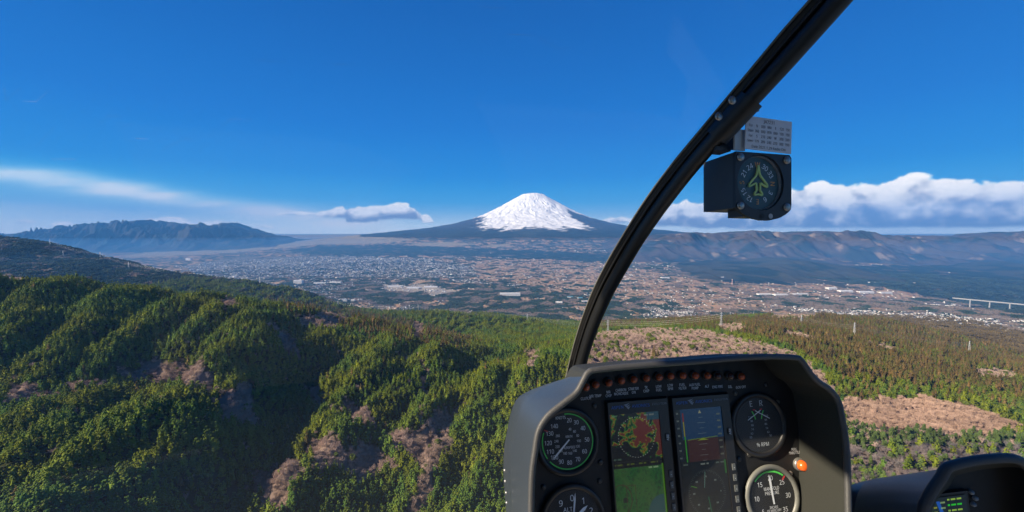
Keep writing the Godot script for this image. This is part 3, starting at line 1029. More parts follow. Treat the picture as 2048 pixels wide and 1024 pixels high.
func make_forest() -> void:
	var crowns := []
	crowns.append([conifer_crown(1, 16.5, 3.7, 0.68, 42), conifer_crown(2, 19, 3.4, 0.48, 44), conifer_crown(3, 14, 4.0, 0.9, 40), conifer_crown(13, 15.5, 3.8, 0.78, 42)])
	crowns.append([conifer_crown(4, 22, 4.0, 0.4, 34), conifer_crown(5, 19, 3.6, 0.35, 32)])
	crowns.append([bare_crown(6, 8.6, 4.4, 10), bare_crown(7, 7.8, 4.8, 10), bare_crown(8, 9.6, 4.0, 10)])
	crowns.append([round_crown(9, 10, 4.2, 90), round_crown(10, 9, 4.6, 90)])
	crowns.append([pine_crown(11, 13, 3.4), pine_crown(12, 12, 3.8)])
	var trunks := [trunk_mesh(13.0, 0.26), trunk_mesh(15.0, 0.24), trunk_mesh(6.0, 0.16), trunk_mesh(6.5, 0.25), trunk_mesh(12.0, 0.22)]
	var bark := mat("bark", Color(0.10, 0.075, 0.055), 0.95)
	var spots := [[], [], [], [], []]
	var step := 6.6
	for iz in range(-410, -30):
		for ix in range(-332, 332):
			var x := (ix + rng.randf()) * step
			var z := (iz + rng.randf()) * step
			if absf(x) > -z * 1.42 + 30.0: continue
			var r := sqrt(x * x + z * z)
			if r > 2100.0 and (ix + iz) % 2 == 0: continue
			var c := cover_at(x, z)
			if c == BRUSH and rng.randf() < 0.25: continue
			if c == MIXED and rng.randf() < 0.3: continue
			var y := height(x, z)
			if not in_sight(x, y + 16.0, z, 12.0): continue
			var kind := tree_kind(c, x, z)
			var s := rng.randf_range(0.70, 1.22) * 1.04 * (1.0 + 0.25 * n_tone.get_noise_2d(x * 0.8 + 77.0, z * 0.8))
			if r > 2100.0: s *= 1.2
			if c == BRUSH: s *= rng.randf_range(0.5, 1.0)
			if c == GROVE: s *= 0.75
			spots[kind].append([Vector3(x, y, z), s, rng.randf() * TAU, tree_tint(kind, c, x, z), rng.randf_range(0.85, 1.15), c, r])
			if c == BRUSH or c == GROVE:
				for k in 2:
					var w := Vector3(x + rng.randf_range(-4.0, 4.0), 0, z + rng.randf_range(-4.0, 4.0))
					w.y = height(w.x, w.z)
					spots[2].append([w, rng.randf_range(0.45, 1.0), rng.randf() * TAU, tree_tint(2, c, x, z), rng.randf_range(0.8, 1.1), c, r])
	# single trees that stand out on the bare hill: column, row, kind, size
	for p in [[1222, 690, 3, 1.25], [1238, 682, 3, 1.3], [1232, 700, 3, 1.2], [1298, 676, 3, 1.3], [1308, 684, 3, 1.2], [1330, 692, 3, 1.25], [1352, 706, 3, 1.1], [1372, 682, 3, 1.0], [1390, 690, 3, 1.25], [1384, 700, 3, 1.1], [1414, 696, 3, 0.9], [1424, 708, 3, 0.95], [1272, 704, 3, 1.25], [1276, 716, 3, 1.1], [1200, 716, 3, 1.1], [1212, 726, 3, 1.2], [1244, 712, 3, 1.0], [1308, 716, 1, 1.2], [1316, 718, 1, 1.1], [1346, 664, 0, 1.2], [1354, 664, 0, 1.2], [1360, 665, 0, 1.1], [1336, 663, 0, 1.1]]:
		var q := hit(p[0], p[1])
		for k in (5 if p[2] == 3 else 2):
			var w := q + Vector3(rng.randfn() * 6.0, 0, rng.randfn() * 6.0) * (1.0 if k > 0 else 0.0)
			w.y = height(w.x, w.z)
			spots[p[2]].append([w, p[3] * rng.randf_range(0.8, 1.15), rng.randf() * TAU, tree_tint(p[2], ROUND, q.x, q.z), 1.0, ROUND, q.length() * 0.2])
	for kind in 5:
		var all: Array = spots[kind]
		all.sort_custom(func(a, b): return a[6] < b[6])
		var rest := [[], [], [], []]
		var kept := 0
		for s in all:
			var v := pixel_of(s[0] + Vector3(0, 6, 0))
			var behind_console := v.y > 742.0 and v.x > 1010.0 and v.x < 1690.0 or v.y > 965.0 and v.x > 1690.0
			if kept < KEEP[kind] and not behind_console and v.x > 0 and v.x < 2048 and v.y < 1024 and in_sight(s[0].x, s[0].y + 8.0, s[0].z, 0.0):
				kept += 1
				var l := tree_label(kind, s[5])
				var basis := Basis(Vector3.UP, s[2]).scaled(Vector3(s[1], s[1] * s[4], s[1]))
				var t := thing(KIND_NAME[kind], l[0], "tree", Transform3D(basis, s[0]), l[1])
				part(t, "trunk", trunks[kind], bark)
				var col: Color = s[3]
				var key := "crown_%d_%d_%d" % [kind, s[5], kept % 9]
				part(t, "crown", crowns[kind][kept % crowns[kind].size()], mat(key, col, 0.85, {"metallic_specular": 0.2}))
			else:
				rest[rng.randi() % crowns[kind].size()].append(s)
		for k in crowns[kind].size():
			scatter("forest_of_" + ["conifers", "cedars", "bare_trees", "broadleaf_trees", "pines"][kind], ["unbroken forest of green conifers covering the hills", "reddish brown cedar forest covering the right hand hill and crest", "thicket of leafless trees in clearings and groves", "belt of rounded green broadleaf trees on the right hand hill", "scattered pines among the leafless scrub"][kind], crowns[kind][k], leaf_material(), rest[k])
	# one bright red tree
	var q := hit(1262, 720)
	var red := thing("red_tree", "small bright red tree among the bare trees on the hill", "tree", Transform3D(Basis().scaled(Vector3.ONE * 0.45), q))
	part(red, "trunk", trunks[3], bark)
	part(red, "crown", crowns[3][0], mat("red_leaves", Color(0.5, 0.06, 0.07), 0.8))

func make_plain_cover() -> void:
	var g := RandomNumberGenerator.new()
	g.seed = 5
	var lumps := []
	for k in 3:
		var st := st_new()
		st.set_smooth_group(-1)
		for i in 9:
			var d := Vector3(g.randfn(), 0, g.randfn()) * 5.0
			puff(st, d + Vector3(0, 5.0, 0), Vector3(4.2, 5.5, 4.2) * g.randf_range(0.7, 1.1), g, 0.3)
		lumps.append(st_mesh(st))
	var spots := [[], [], []]
	var n := 0
	while n < 290000:
		n += 1
		var az := g.randf_range(-0.95, 0.95)
		var r := exp(g.randf_range(log(2300.0), log(9500.0)))
		if n > 200000:      # the hazy ridge on the far left
			az = g.randf_range(-0.97, -0.30)
			r = exp(g.randf_range(log(2400.0), log(6800.0)))
		var x := sin(az) * r
		var z := -cos(az) * r
		var near := on_hill(x, z, r)
		var c := -1
		if near:
			c = cover_at(x, z)
			if c == BRUSH or r < 2400.0: continue
			if az < 0.0 and n_patch.get_noise_2d(x * 0.9, z * 0.9) > 0.22 and g.randf() < 0.75: continue
		else:
			c = plain_cover_at(x, z)
			if not (c == WOOD or c == DARK_WOOD): 
				if not (c == FIELD or c == TOWN) or g.randf() > (0.20 if c == TOWN else 0.05): continue
		var y := height(x, z)
		if not in_sight(x, y + 12.0, z, 10.0): continue
		var t := n_tone.get_noise_2d(x * 0.5, z * 0.5)
		var f := 1.0 + 0.4 * t + g.randf_range(-0.3, 0.3)
		var col := Color(0.034, 0.052, 0.026) * f
		if c == DARK_WOOD and not near: col = Color(0.026, 0.038, 0.026) * (1.0 + 0.9 * t + g.randf_range(-0.35, 0.35))
		elif near and az > 0.0: col = Color(0.085, 0.065, 0.030) * f
		elif t > (0.12 if x > 0.0 or not near else 0.34) or (x > -0.40 * z and c != DARK_WOOD and t > -0.15): col = Color(0.13, 0.105, 0.085) * f
		spots[n % 3].append([Vector3(x, y - 1.5, z), clampf(r / 3600.0, 0.65, 2.2) * g.randf_range(0.7, 1.25), g.randf() * TAU, col, g.randf_range(0.7, 1.1) / clampf(r / 3600.0, 1.0, 2.2)])
	for k in 3:
		scatter("woodland", "dark woods patching the plain and the far wooded ridge", lumps[k], leaf_material(), spots[k])

# ---------------------------------------------------------------- town
func gable_house(w: float, d: float, h: float, roof: float, wall_tint: Color, roof_tint: Color) -> ArrayMesh:
	var st := st_new()
	st.set_smooth_group(-1)
	st.set_color(wall_tint)
	box(st, Vector3(0, h * 0.5 - 1.0, 0), Vector3(w, h + 2.0, d))
	var e := 0.5
	var a := Vector3(-w * 0.5 - e, h, -d * 0.5 - e)
	var b := Vector3(w * 0.5 + e, h, -d * 0.5 - e)
	var c := Vector3(w * 0.5 + e, h, d * 0.5 + e)
	var f := Vector3(-w * 0.5 - e, h, d * 0.5 + e)
	var r0 := Vector3(-w * 0.5 - e, h + roof, 0)
	var r1 := Vector3(w * 0.5 + e, h + roof, 0)
	tri(st, a, f, r0)
	tri(st, b, r1, c)
	st.set_color(roof_tint)
	quad(st, a, r0, r1, b)
	quad(st, f, c, r1, r0)
	return st_mesh(st)

func house_material() -> StandardMaterial3D:
	return mat("house", Color(1, 1, 1), 0.6, {"vertex_color_use_as_albedo": true})

func make_town() -> void:
	var g := RandomNumberGenerator.new()
	g.seed = 91
	var walls := [Color(0.72, 0.70, 0.66), Color(0.55, 0.52, 0.47), Color(0.80, 0.80, 0.78), Color(0.42, 0.40, 0.38)]
	var roofs := [Color(0.20, 0.21, 0.23), Color(0.10, 0.11, 0.14), Color(0.55, 0.55, 0.56), Color(0.22, 0.13, 0.10), Color(0.16, 0.22, 0.30)]
	var kinds := []
	for i in 10:
		kinds.append(gable_house(g.randf_range(9, 14), g.randf_range(7, 10), g.randf_range(5, 7), g.randf_range(1.2, 2.4), walls[i % 4], roofs[i % 5]))
	# houses: singles for the nearest, one mass for the rest of the town
	var found := []
	var tries := 0
	while tries < 90000:
		tries += 1
		var az := g.randf_range(-0.85, 0.92)
		var r := exp(g.randf_range(log(2700.0), log(11500.0)))
		var x := sin(az) * r
		var z := -cos(az) * r
		var c := plain_cover_at(x, z)
		var want := 0.0
		if c == TOWN: want = 0.40
		elif c == FIELD: want = 0.05
		elif c == DARK_WOOD: want = 0.012 * smoothstep(0.15, 0.4, n_patch.get_noise_2d(x * 0.5, z * 0.5))
		elif c == INDUSTRY: want = 0.25
		want *= 0.4 + 1.2 * smoothstep(-0.3, 0.4, n_fine.get_noise_2d(x * 0.25, z * 0.25))
		if g.randf() > want: continue
		var y := height(x, z)
		if y > 130.0 and r < 5500.0 or not in_sight(x, y + 6.0, z, 0.0): continue
		found.append([r, Vector3(x, y, z), g.randf() * TAU])
	# the small white estate at the foot of the right hand hill
	for k in 120:
		var p := hit(g.randf_range(1290, 1392), g.randf_range(612, 634))
		if p.y < 120.0: found.append([p.length() - 800.0, p, g.randf_range(-0.2, 0.2), true])
	found.sort_custom(func(a, b): return a[0] < b[0])
	var stuff := []
	for k in found.size():
		var s: Array = found[k]
		if k < 300:
			var i := k % kinds.size()
			var o := top_mesh("house", kinds[i], house_material(), Transform3D(Basis(Vector3.UP, s[2]), s[1]))
			var estate: bool = s.size() > 3
			if estate:
				meta(o, "small white house of the estate at the foot of the wooded rise", "house", "houses of the white estate")
			else: meta(o, ["small pale house with a grey gable roof in the plain", "small pale house with a dark roof in the plain", "small white house with a light roof in the plain", "small house with a brown roof in the plain", "small house with a blue grey roof in the plain"][i % 5], "house", "houses at the near side of the plain")
		else: stuff.append(s)
	for i in kinds.size():
		var spots := []
		for k in range(i, stuff.size(), kinds.size()):
			var s: Array = stuff[k]
			var big := clampf(s[0] / 4200.0, 1.0, 1.9) * g.randf_range(0.8, 1.2)
			if g.randf() < 0.04: big *= 1.7
			spots.append([s[1], big, s[2], Color(1, 1, 1), g.randf_range(0.8, 1.5) / minf(big, 1.6)])
		scatter_houses("town_houses", "mass of small pale houses of the town spread over the plain", kinds[i], spots)
	# large sheds and blocks: column, row of the base, length, depth, height in metres, turn, roof colour, label
	var big := [
		[1020, 592, 230, 60, 34, 0.05, Color(0.72, 0.72, 0.70), "long white warehouse with a blank wall among the woods"],
		[1140, 595, 60, 30, 10, 0.1, Color(0.08, 0.30, 0.42), "shed with a turquoise roof beside the long white warehouse"],
		[1160, 597, 50, 30, 10, 0.1, Color(0.08, 0.30, 0.42), "shed with a turquoise roof beside the long white warehouse"],
		[1118, 606, 70, 40, 14, -0.1, Color(0.75, 0.72, 0.68), "cream block below the turquoise roofed sheds"],
		[1170, 604, 70, 35, 12, 0.1, Color(0.70, 0.62, 0.60), "pinkish white block near the windshield bow"],
		[597, 567, 110, 60, 45, 0.1, Color(0.72, 0.72, 0.70), "tall white block at the edge of the wooded ridge"],
		[640, 568, 160, 60, 18, 0.1, Color(0.66, 0.66, 0.64), "white factory row beside the tall white block"],
		[672, 566, 160, 70, 16, 0.0, Color(0.66, 0.66, 0.64), "white factory row beside the tall white block"],
		[690, 603, 40, 26, 22, 0.1, Color(0.30, 0.36, 0.42), "grey blue block before the wooded crest"],
		[706, 603, 34, 26, 20, 0.1, Color(0.60, 0.60, 0.60), "small white block next to the grey blue block"],
		[1350 - 20, 566 - 10, 120, 60, 12, 0.0, Color(0.7, 0.68, 0.66), "pale shed in the fields beyond the windshield bow"],
		[1430, 552, 150, 60, 18, 0.1, Color(0.75, 0.75, 0.75), "white plant with a tower among the far fields"],
		[1450, 556, 140, 60, 14, 0.1, Color(0.75, 0.75, 0.75), "long white shed beside the far white plant"],
		[1528, 590, 150, 60, 14, 0.06, Color(0.72, 0.70, 0.66), "long cream factory hall on the terrace over the river"],
		[1560, 591, 150, 60, 16, 0.06, Color(0.76, 0.74, 0.70), "long cream factory hall on the terrace over the river"],
		[1598, 590, 180, 60, 14, 0.06, Color(0.72, 0.70, 0.66), "long cream factory hall on the terrace over the river"],
		[1662, 578, 110, 60, 18, 0.06, Color(0.76, 0.75, 0.72), "white stepped factory on the upper terrace"],
		[1690, 583, 160, 60, 14, 0.06, Color(0.76, 0.75, 0.72), "low white hall joined to the stepped factory"],
		[1730, 585, 190, 60, 14, 0.06, Color(0.76, 0.75, 0.72), "low white hall joined to the stepped factory"],
		[1770, 586, 150, 50, 12, 0.06, Color(0.70, 0.68, 0.64), "low pale hall at the end of the upper terrace"],
		[790, 574, 170, 60, 14, 0.1, Color(0.66, 0.66, 0.68), "grey white plant halls in the middle of the woods"],
		[826, 577, 150, 60, 16, 0.1, Color(0.66, 0.66, 0.68), "grey white plant halls in the middle of the woods"],
		[862, 575, 170, 60, 14, 0.1, Color(0.66, 0.66, 0.68), "grey white plant halls in the middle of the woods"],
		[378, 520, 120, 60, 40, 0.0, Color(0.8, 0.78, 0.74), "white plant at the far edge of the town under the grassland"],
	]
	for b in big:
		var p := hit(b[0], b[1])
		shed(p, b)
	for k in 34:      # larger blocks of the town centre
		var p := hit(g.randf_range(470, 900), g.randf_range(516, 550))
		var o := block(p, g.randf_range(22, 60), g.randf_range(16, 30), g.randf_range(16, 38), g.randf() * 0.6, Color(0.7, 0.69, 0.67) * g.randf_range(0.7, 1.1))
		meta(o, "pale flat roofed block standing among the houses of the town", "building", "blocks of the town")
	# scaffolding-thin radio mast, banded red and white
	var m := hit(1464, 571)
	var mast := thing("radio_mast", "tall red and white lattice mast in the fields", "mast", Transform3D(Basis(), m))
	for k in 6:
		var st := st_new()
		for q in [[-1, -1], [1, -1], [1, 1], [-1, 1]]:
			var w0 := lerpf(5.0, 1.2, k / 6.0)
			var w1 := lerpf(5.0, 1.2, (k + 1) / 6.0)
			bar(st, Vector3(q[0] * w0, k * 14.0 - (2.0 if k == 0 else 0.0), q[1] * w0), Vector3(q[0] * w1, k * 14.0 + 14.0, q[1] * w1), 1.2)
			bar(st, Vector3(q[0] * w0, k * 14.0, q[1] * w0), Vector3(-q[1] * w1, k * 14.0 + 14.0, q[0] * w1), 0.8)
		part(mast, "lattice_section", st_mesh(st), mat("mast_red", Color(0.6, 0.12, 0.06)) if k % 2 == 0 else mat("mast_white", Color(0.8, 0.8, 0.8)))

func scatter_houses(called: String, label: String, mesh: Mesh, spots: Array) -> void:
	scatter(called, label, mesh, house_material(), spots)
	var o := get_child(get_child_count() - 1)
	o.set_meta("category", "houses")

func block(p: Vector3, w: float, d: float, h: float, turn: float, tint: Color) -> Node3D:
	var t := thing("building", "", "building", Transform3D(Basis(Vector3.UP, turn), p))
	var st := st_new()
	box(st, Vector3(0, h * 0.5 - 3.0, 0), Vector3(w, h + 6.0, d))
	var key := "wall_%d" % int(tint.r * 20.0)
	part(t, "wall", st_mesh(st), mat(key, tint, 0.8))
	st = st_new()
	box(st, Vector3(0, h + 0.6, 0), Vector3(w + 1.0, 1.2, d + 1.0))
	part(t, "roof", st_mesh(st), mat("flat_roof", Color(0.42, 0.42, 0.41), 0.8))
	for f in range(0, int(h / 4.0)):
		st = st_new()
		box(st, Vector3(0, 2.4 + f * 4.0, d * 0.5), Vector3(w * 0.9, 1.3, 0.3))
		part(t, "window_band", st_mesh(st), mat("window_glass", Color(0.06, 0.08, 0.10), 0.2))
	return t

func shed(p: Vector3, b: Array) -> void:
	var t := thing("warehouse", b[7], "building", Transform3D(Basis(Vector3.UP, b[5]), p), "large sheds of the plain")
	var w: float = b[2]
	var d: float = b[3]
	var h: float = b[4]
	var st := st_new()
	box(st, Vector3(0, h * 0.5 - 5.0, 0), Vector3(w, h + 10.0, d))
	part(t, "wall", st_mesh(st), mat("shed_wall", Color(0.72, 0.71, 0.68), 0.8))
	st = st_new()
	var a := [Vector3(-w * 0.5 - 1, h, d * 0.5 + 1), Vector3(w * 0.5 + 1, h, d * 0.5 + 1), Vector3(w * 0.5 + 1, h, -d * 0.5 - 1), Vector3(-w * 0.5 - 1, h, -d * 0.5 - 1), Vector3(-w * 0.5 - 1, h + 4.0, 0), Vector3(w * 0.5 + 1, h + 4.0, 0)]
	st.set_smooth_group(-1)
	quad(st, a[0], a[1], a[5], a[4])
	quad(st, a[2], a[3], a[4], a[5])
	tri(st, a[0], a[4], a[3])
	tri(st, a[1], a[2], a[5])
	quad(st, a[0], a[3], a[2], a[1])
	part(t, "roof", st_mesh(st), mat("shed_roof_%d_%d" % [int(b[6].r * 50), int(b[6].b * 50)], b[6], 0.6))
	for k in int(w / 18.0):
		st = st_new()
		box(st, Vector3(-w * 0.5 + 9.0 + k * 18.0, h * 0.45, d * 0.5), Vector3(1.6, h * 0.8, 0.8))
		part(t, "pilaster", st_mesh(st), mat("shed_trim", Color(0.52, 0.51, 0.49), 0.8))

# ---------------------------------------------------------------- main roads of the plain
func make_roads() -> void:
	var list := [
		["pale main road running the length of the town", 16.0, [[440, 552], [520, 545], [620, 536], [740, 528], [860, 521]]],
		["expressway curving through the woods below the town", 26.0, [[600, 556], [660, 562], [715, 574], [755, 588], [800, 604]]],
		["country road crossing the tan fields", 14.0, [[930, 566], [1020, 552], [1110, 540], [1190, 530]]],
		["road along the factory terrace", 18.0, [[1240, 594], [1380, 602], [1500, 594], [1640, 586], [1800, 588]]],
		["valley road past the roadside houses", 16.0, [[1520, 618], [1640, 624], [1760, 632], [1900, 640], [2040, 652]]],
		["road across the middle of the town", 14.0, [[560, 524], [640, 540], [700, 556]]],
	]
	for l in list:
		var pts := []
		for p in smooth_px(l[2]):
			var q := hit(p.x, p.y)
			if q.y < 130.0: pts.append(q)
		var st := st_new()
		for i in pts.size() - 1:
			var side: Vector3 = (pts[i + 1] - pts[i]).cross(Vector3.UP).normalized() * l[1] * 0.5
			var n := 6
			for k in n:
				var a: Vector3 = pts[i].lerp(pts[i + 1], float(k) / n)
				var b: Vector3 = pts[i].lerp(pts[i + 1], float(k + 1) / n)
				a.y = height(a.x, a.z) + 3.0
				b.y = height(b.x, b.z) + 3.0
				quad(st, a - side, b - side, b + side, a + side)
		var o := top_mesh("road", st_mesh(st), mat("road_surface", Color(0.30, 0.29, 0.28), 0.8))
		meta(o, l[0], "road", "", "structure")

# ---------------------------------------------------------------- pylons and cables
func pylon_mesh(h: float) -> Array:
	var body := st_new()
	var n := 7
	for k in n:
		var t0 := float(k) / n
		var t1 := float(k + 1) / n
		var w0 := lerpf(h * 0.085, h * 0.016, pow(t0, 0.75))
		var w1 := lerpf(h * 0.085, h * 0.016, pow(t1, 0.75))
		var c := [Vector3(-1, 0, -1), Vector3(1, 0, -1), Vector3(1, 0, 1), Vector3(-1, 0, 1)]
		for i in 4:
			var a: Vector3 = c[i]
			var b: Vector3 = c[(i + 1) % 4]
			bar(body, a * w0 + Vector3.UP * (t0 * h - (3.0 if k == 0 else 0.0)), a * w1 + Vector3.UP * t1 * h, 0.34)
			bar(body, a * w0 + Vector3.UP * t0 * h, b * w1 + Vector3.UP * t1 * h, 0.15)
			bar(body, b * w0 + Vector3.UP * t0 * h, a * w1 + Vector3.UP * t1 * h, 0.15)
			bar(body, a * w1 + Vector3.UP * t1 * h, b * w1 + Vector3.UP * t1 * h, 0.15)
	var arms := []
	for k in 3:
		var st := st_new()
		var y := h * (0.66 + 0.13 * k)
		var reach := h * (0.17 - 0.015 * k)
		for s in [-1, 1]:
			bar(st, Vector3(0, y, -0.6), Vector3(s * reach, y, 0), 0.5)
			bar(st, Vector3(0, y, 0.6), Vector3(s * reach, y, 0), 0.5)
			bar(st, Vector3(0, y + h * 0.045, 0), Vector3(s * reach, y, 0), 0.4)
		arms.append(st_mesh(st))
	return [st_mesh(body), arms]

func make_pylons() -> void:
	var steel := mat("galvanised_steel", Color(0.60, 0.62, 0.64), 0.5, {"metallic": 0.1})
	var wire := mat("cable_metal", Color(0.62, 0.63, 0.64), 0.4, {"metallic": 0.4})
	# column, metres ahead, height, turn, label, where it stands
	var list := [
		[1447, 1400, 50, 0.4, "lattice pylon on the wooded rise above the console hood"], [1609, 1790, 46, 0.5, "lattice pylon beside the bare brown clearing on the hill"], [1717, 1400, 46, 0.5, "lattice pylon amid the reddish cedar wood"], [1952, 1500, 44, 0.6, "lattice pylon at the outer edge of the reddish cedar wood"],
		[1218, 1650, 46, 0.3, "lattice pylon right beside the windshield bow, behind the bare hill"], [1465, 2700, 44, 0.3, "whitish pylon in the fields behind the wooded rise"], [1512, 2700, 44, 0.3, "whitish pylon at the edge of the fields before the factories"],
		[1055, 2240, 46, 0.2, "lattice pylon in the dark wood left of the windshield bow"], [835, 2390, 46, 0.2, "lattice pylon rising behind the crest of the conifer hill"], [517, 2750, 46, -0.2, "lattice pylon at the tail of the hazy ridge"], [673, 2600, 44, -0.1, "lattice pylon in front of the grey blue block"],
		[255, 3000, 46, -0.3, "lattice pylon with bright cables low on the hazy ridge"], [199, 3200, 44, -0.3, "lattice pylon halfway up the hazy ridge"], [100, 3600, 44, -0.3, "lattice pylon near the top of the hazy ridge"], [125, 3500, 40, -0.3, "smaller lattice pylon near the top of the hazy ridge"],
		[1540, 5200, 44, 0.2, "small far pylon on the terrace over the river"], [1595, 5200, 44, 0.2, "small far pylon on the terrace over the river"],
	]
	var base := pylon_mesh(46.0)
	var at := []
	for p in list:
		var q := Vector3((p[0] - 1024.0) / F * p[1], 0.0, -p[1])
		q.y = height(q.x, q.z)
		var k: float = p[2] / 46.0
		var t := thing("transmission_pylon", p[4], "pylon", Transform3D(Basis(Vector3.UP, p[3]).scaled(Vector3(k, k * 1.15, k)), q), "power line pylons")
		part(t, "lattice_body", base[0], steel)
		for a in base[1]: part(t, "cross_arm", a, steel)
		at.append([t, k])
	# spans: pylon to pylon, or to a pixel and height where the line leaves view
	var place := ["on the wooded rise", "beside the brown clearing", "in the reddish wood", "at the edge of the reddish wood", "behind the bare hill", "in the fields", "before the factories", "in the dark wood", "behind the conifer crest", "at the tail of the hazy ridge", "before the grey blue block", "low on the hazy ridge", "halfway up the hazy ridge", "near the top of the hazy ridge"]
	var spans := [[0, 1], [1, 2], [2, 3], [4, 0], [7, 4], [8, 7], [10, 8], [11, 9], [9, 10], [12, 11], [13, 12]]
	for s in spans:
		var names: String = "cable " + place[s[0]] + " towards the pylon " + place[s[1]]
		for arm in 3:
			for side in [-1, 1]:
				var p0: Vector3 = at[s[0]][0].transform * Vector3(side * 46.0 * (0.17 - 0.015 * arm), 46.0 * (0.66 + 0.13 * arm) - 1.5, 0)
				var p1: Vector3 = at[s[1]][0].transform * Vector3(side * 46.0 * (0.17 - 0.015 * arm), 46.0 * (0.66 + 0.13 * arm) - 1.5, 0)
				var path := []
				var sag := minf(26.0, p0.distance_to(p1) * 0.03)
				for i in 13:
					var t := i / 12.0
					path.append(p0.lerp(p1, t) - Vector3.UP * sag * 4.0 * t * (1.0 - t))
				var st := st_new()
				tube(st, path, [0.08], 4, false)
				var o := top_mesh("power_cable", st_mesh(st), wire)
				meta(o, names, "cable", "cables of the power line")

func make_bridge() -> void:
	var st := st_new()
	var a := at_depth(1905, 596, 4300)
	var b := at_depth(2120, 616, 3900)
	var t := thing("road_bridge", "long pale road bridge on tall piers over the dark valley", "bridge", Transform3D(Basis(), a))
	var d := b - a
	var path := []
	for k in 16: bar(st, d * (k / 16.0), d * ((k + 1) / 16.0), 10.0)
	part(t, "deck", st_mesh(st), mat("bridge_concrete", Color(0.38, 0.38, 0.37), 0.8))
	for k in 5:
		var p := d * (0.18 + k * 0.19)
		var w := a + p
		var g := height(w.x, w.z) - 4.0
		st = st_new()
		box(st, p + Vector3(0, (g - w.y) * 0.5, 0), Vector3(9.0, w.y - g, 7.0))
		part(t, "pier", st_mesh(st), mat("bridge_concrete", Color(0.38, 0.38, 0.37), 0.8))
	for s in [-1, 1]:
		st = st_new()
		var side: Vector3 = d.cross(Vector3.UP).normalized() * 4.6 * s + Vector3.UP * 5.2
		bar(st, side, d + side, 1.4)
		part(t, "parapet", st_mesh(st), mat("bridge_parapet", Color(0.42, 0.42, 0.41), 0.8))


# ---------------------------------------------------------------- cabin of the helicopter
const PANEL_K := 0.16               # the instrument panel leans back and is turned a little: depth = D0 + K y + M x
const PANEL_M := 0.16
const PANEL_D := 0.526
const HOOD_DEEP := 0.066
var font_sans: SystemFont

func cabin_at(u: float, v: float, depth: float) -> Vector3:        # metres ahead along the camera's axis
	return EYE + cam_basis * Vector3((u - 1024.0) / F * depth, (512.0 - v) / F * depth, -depth)

func panel_at(u: float, v: float, off := 0.0) -> Vector3:
	var a := (u - 1024.0) / F
	var b := (512.0 - v) / F
	return cabin_at(u, v, (PANEL_D - off * sqrt(1.0 + PANEL_K * PANEL_K + PANEL_M * PANEL_M)) / (1.0 - PANEL_K * b - PANEL_M * a))

func panel_frame() -> Transform3D:
	var n := Vector3(PANEL_M, PANEL_K, 1.0).normalized()
	var x := Vector3(cos(0.04), sin(0.04), 0.0)
	x = (x - n * x.dot(n)).normalized()
	return Transform3D(cam_basis * Basis(x, n.cross(x), n), panel_at(1340, 880))

func smooth_line(p: Array, n: int) -> Array:      # Catmull-Rom through the points, n points evenly along it
	var fine := []
	for i in p.size() - 1:
		var a = p[maxi(i - 1, 0)]
		var b = p[i]
		var c = p[i + 1]
		var d = p[mini(i + 2, p.size() - 1)]
		for k in 12:
			var t := k / 12.0
			fine.append(0.5 * ((2.0 * b) + (c - a) * t + (2.0 * a - 5.0 * b + 4.0 * c - d) * t * t + (3.0 * b - a - 3.0 * c + d) * t * t * t))
	fine.append(p[-1])
	var length := [0.0]
	for i in range(1, fine.size()): length.append(length[-1] + fine[i].distance_to(fine[i - 1]))
	var out := []
	var k := 0
	for i in n:
		var want: float = length[-1] * i / (n - 1)
		while k < fine.size() - 2 and length[k + 1] < want: k += 1
		out.append(fine[k].lerp(fine[k + 1], clampf((want - length[k]) / maxf(length[k + 1] - length[k], 1e-9), 0.0, 1.0)))
	return out

func each_smooth(p: Array) -> Array:              # the same, twelve points for each stretch, so that two lines of equal length stay matched
	var fine := []
	for i in p.size() - 1:
		var a = p[maxi(i - 1, 0)]
		var b = p[i]
		var c = p[i + 1]
		var d = p[mini(i + 2, p.size() - 1)]
		for k in 5:
			var t := k / 5.0
			fine.append(0.5 * ((2.0 * b) + (c - a) * t + (2.0 * a - 5.0 * b + 4.0 * c - d) * t * t + (3.0 * b - a - 3.0 * c + d) * t * t * t))
	fine.append(p[-1])
	return fine

func loft(st: SurfaceTool, lines: Array) -> void:
	st.set_smooth_group(0)
	for i in lines.size() - 1:
		for k in lines[i].size() - 1:
			quad(st, lines[i][k], lines[i][k + 1], lines[i + 1][k + 1], lines[i + 1][k])

func to_node(pts: Array, frame: Transform3D) -> Array:
	var inv := frame.affine_inverse()
	var out := []
	for p in pts: out.append(inv * p)
	return out

func grit(key: String, freq: float, strength: float) -> NoiseTexture2D:
	var t := NoiseTexture2D.new()
	t.width = 256
	t.height = 256
	t.seamless = true
	t.as_normal_map = true
	t.bump_strength = strength
	t.noise = noise(freq, 3, 61)
	return t

var dust_map: ImageTexture

func dust_texture() -> ImageTexture:        # flecks of dust and small scuffs, clear between them
	if dust_map: return dust_map
	var im := Image.create(512, 512, false, Image.FORMAT_RGBA8)
	im.fill(Color(0.5, 0.5, 0.48, 0.0))
	var g := RandomNumberGenerator.new()
	g.seed = 17
	for k in 900:
		im.set_pixel(g.randi() % 512, g.randi() % 512, Color(0.5, 0.5, 0.48, g.randf_range(0.05, 0.35)))
	for k in 26:
		var p := Vector2(g.randf() * 500.0, g.randf() * 500.0)
		var d := Vector2.from_angle(g.randf() * TAU)
		for s in g.randi_range(6, 40):
			p += d
			im.set_pixel(posmod(int(p.x), 512), posmod(int(p.y), 512), Color(0.42, 0.42, 0.40, 0.22))
	dust_map = ImageTexture.create_from_image(im)
	return dust_map

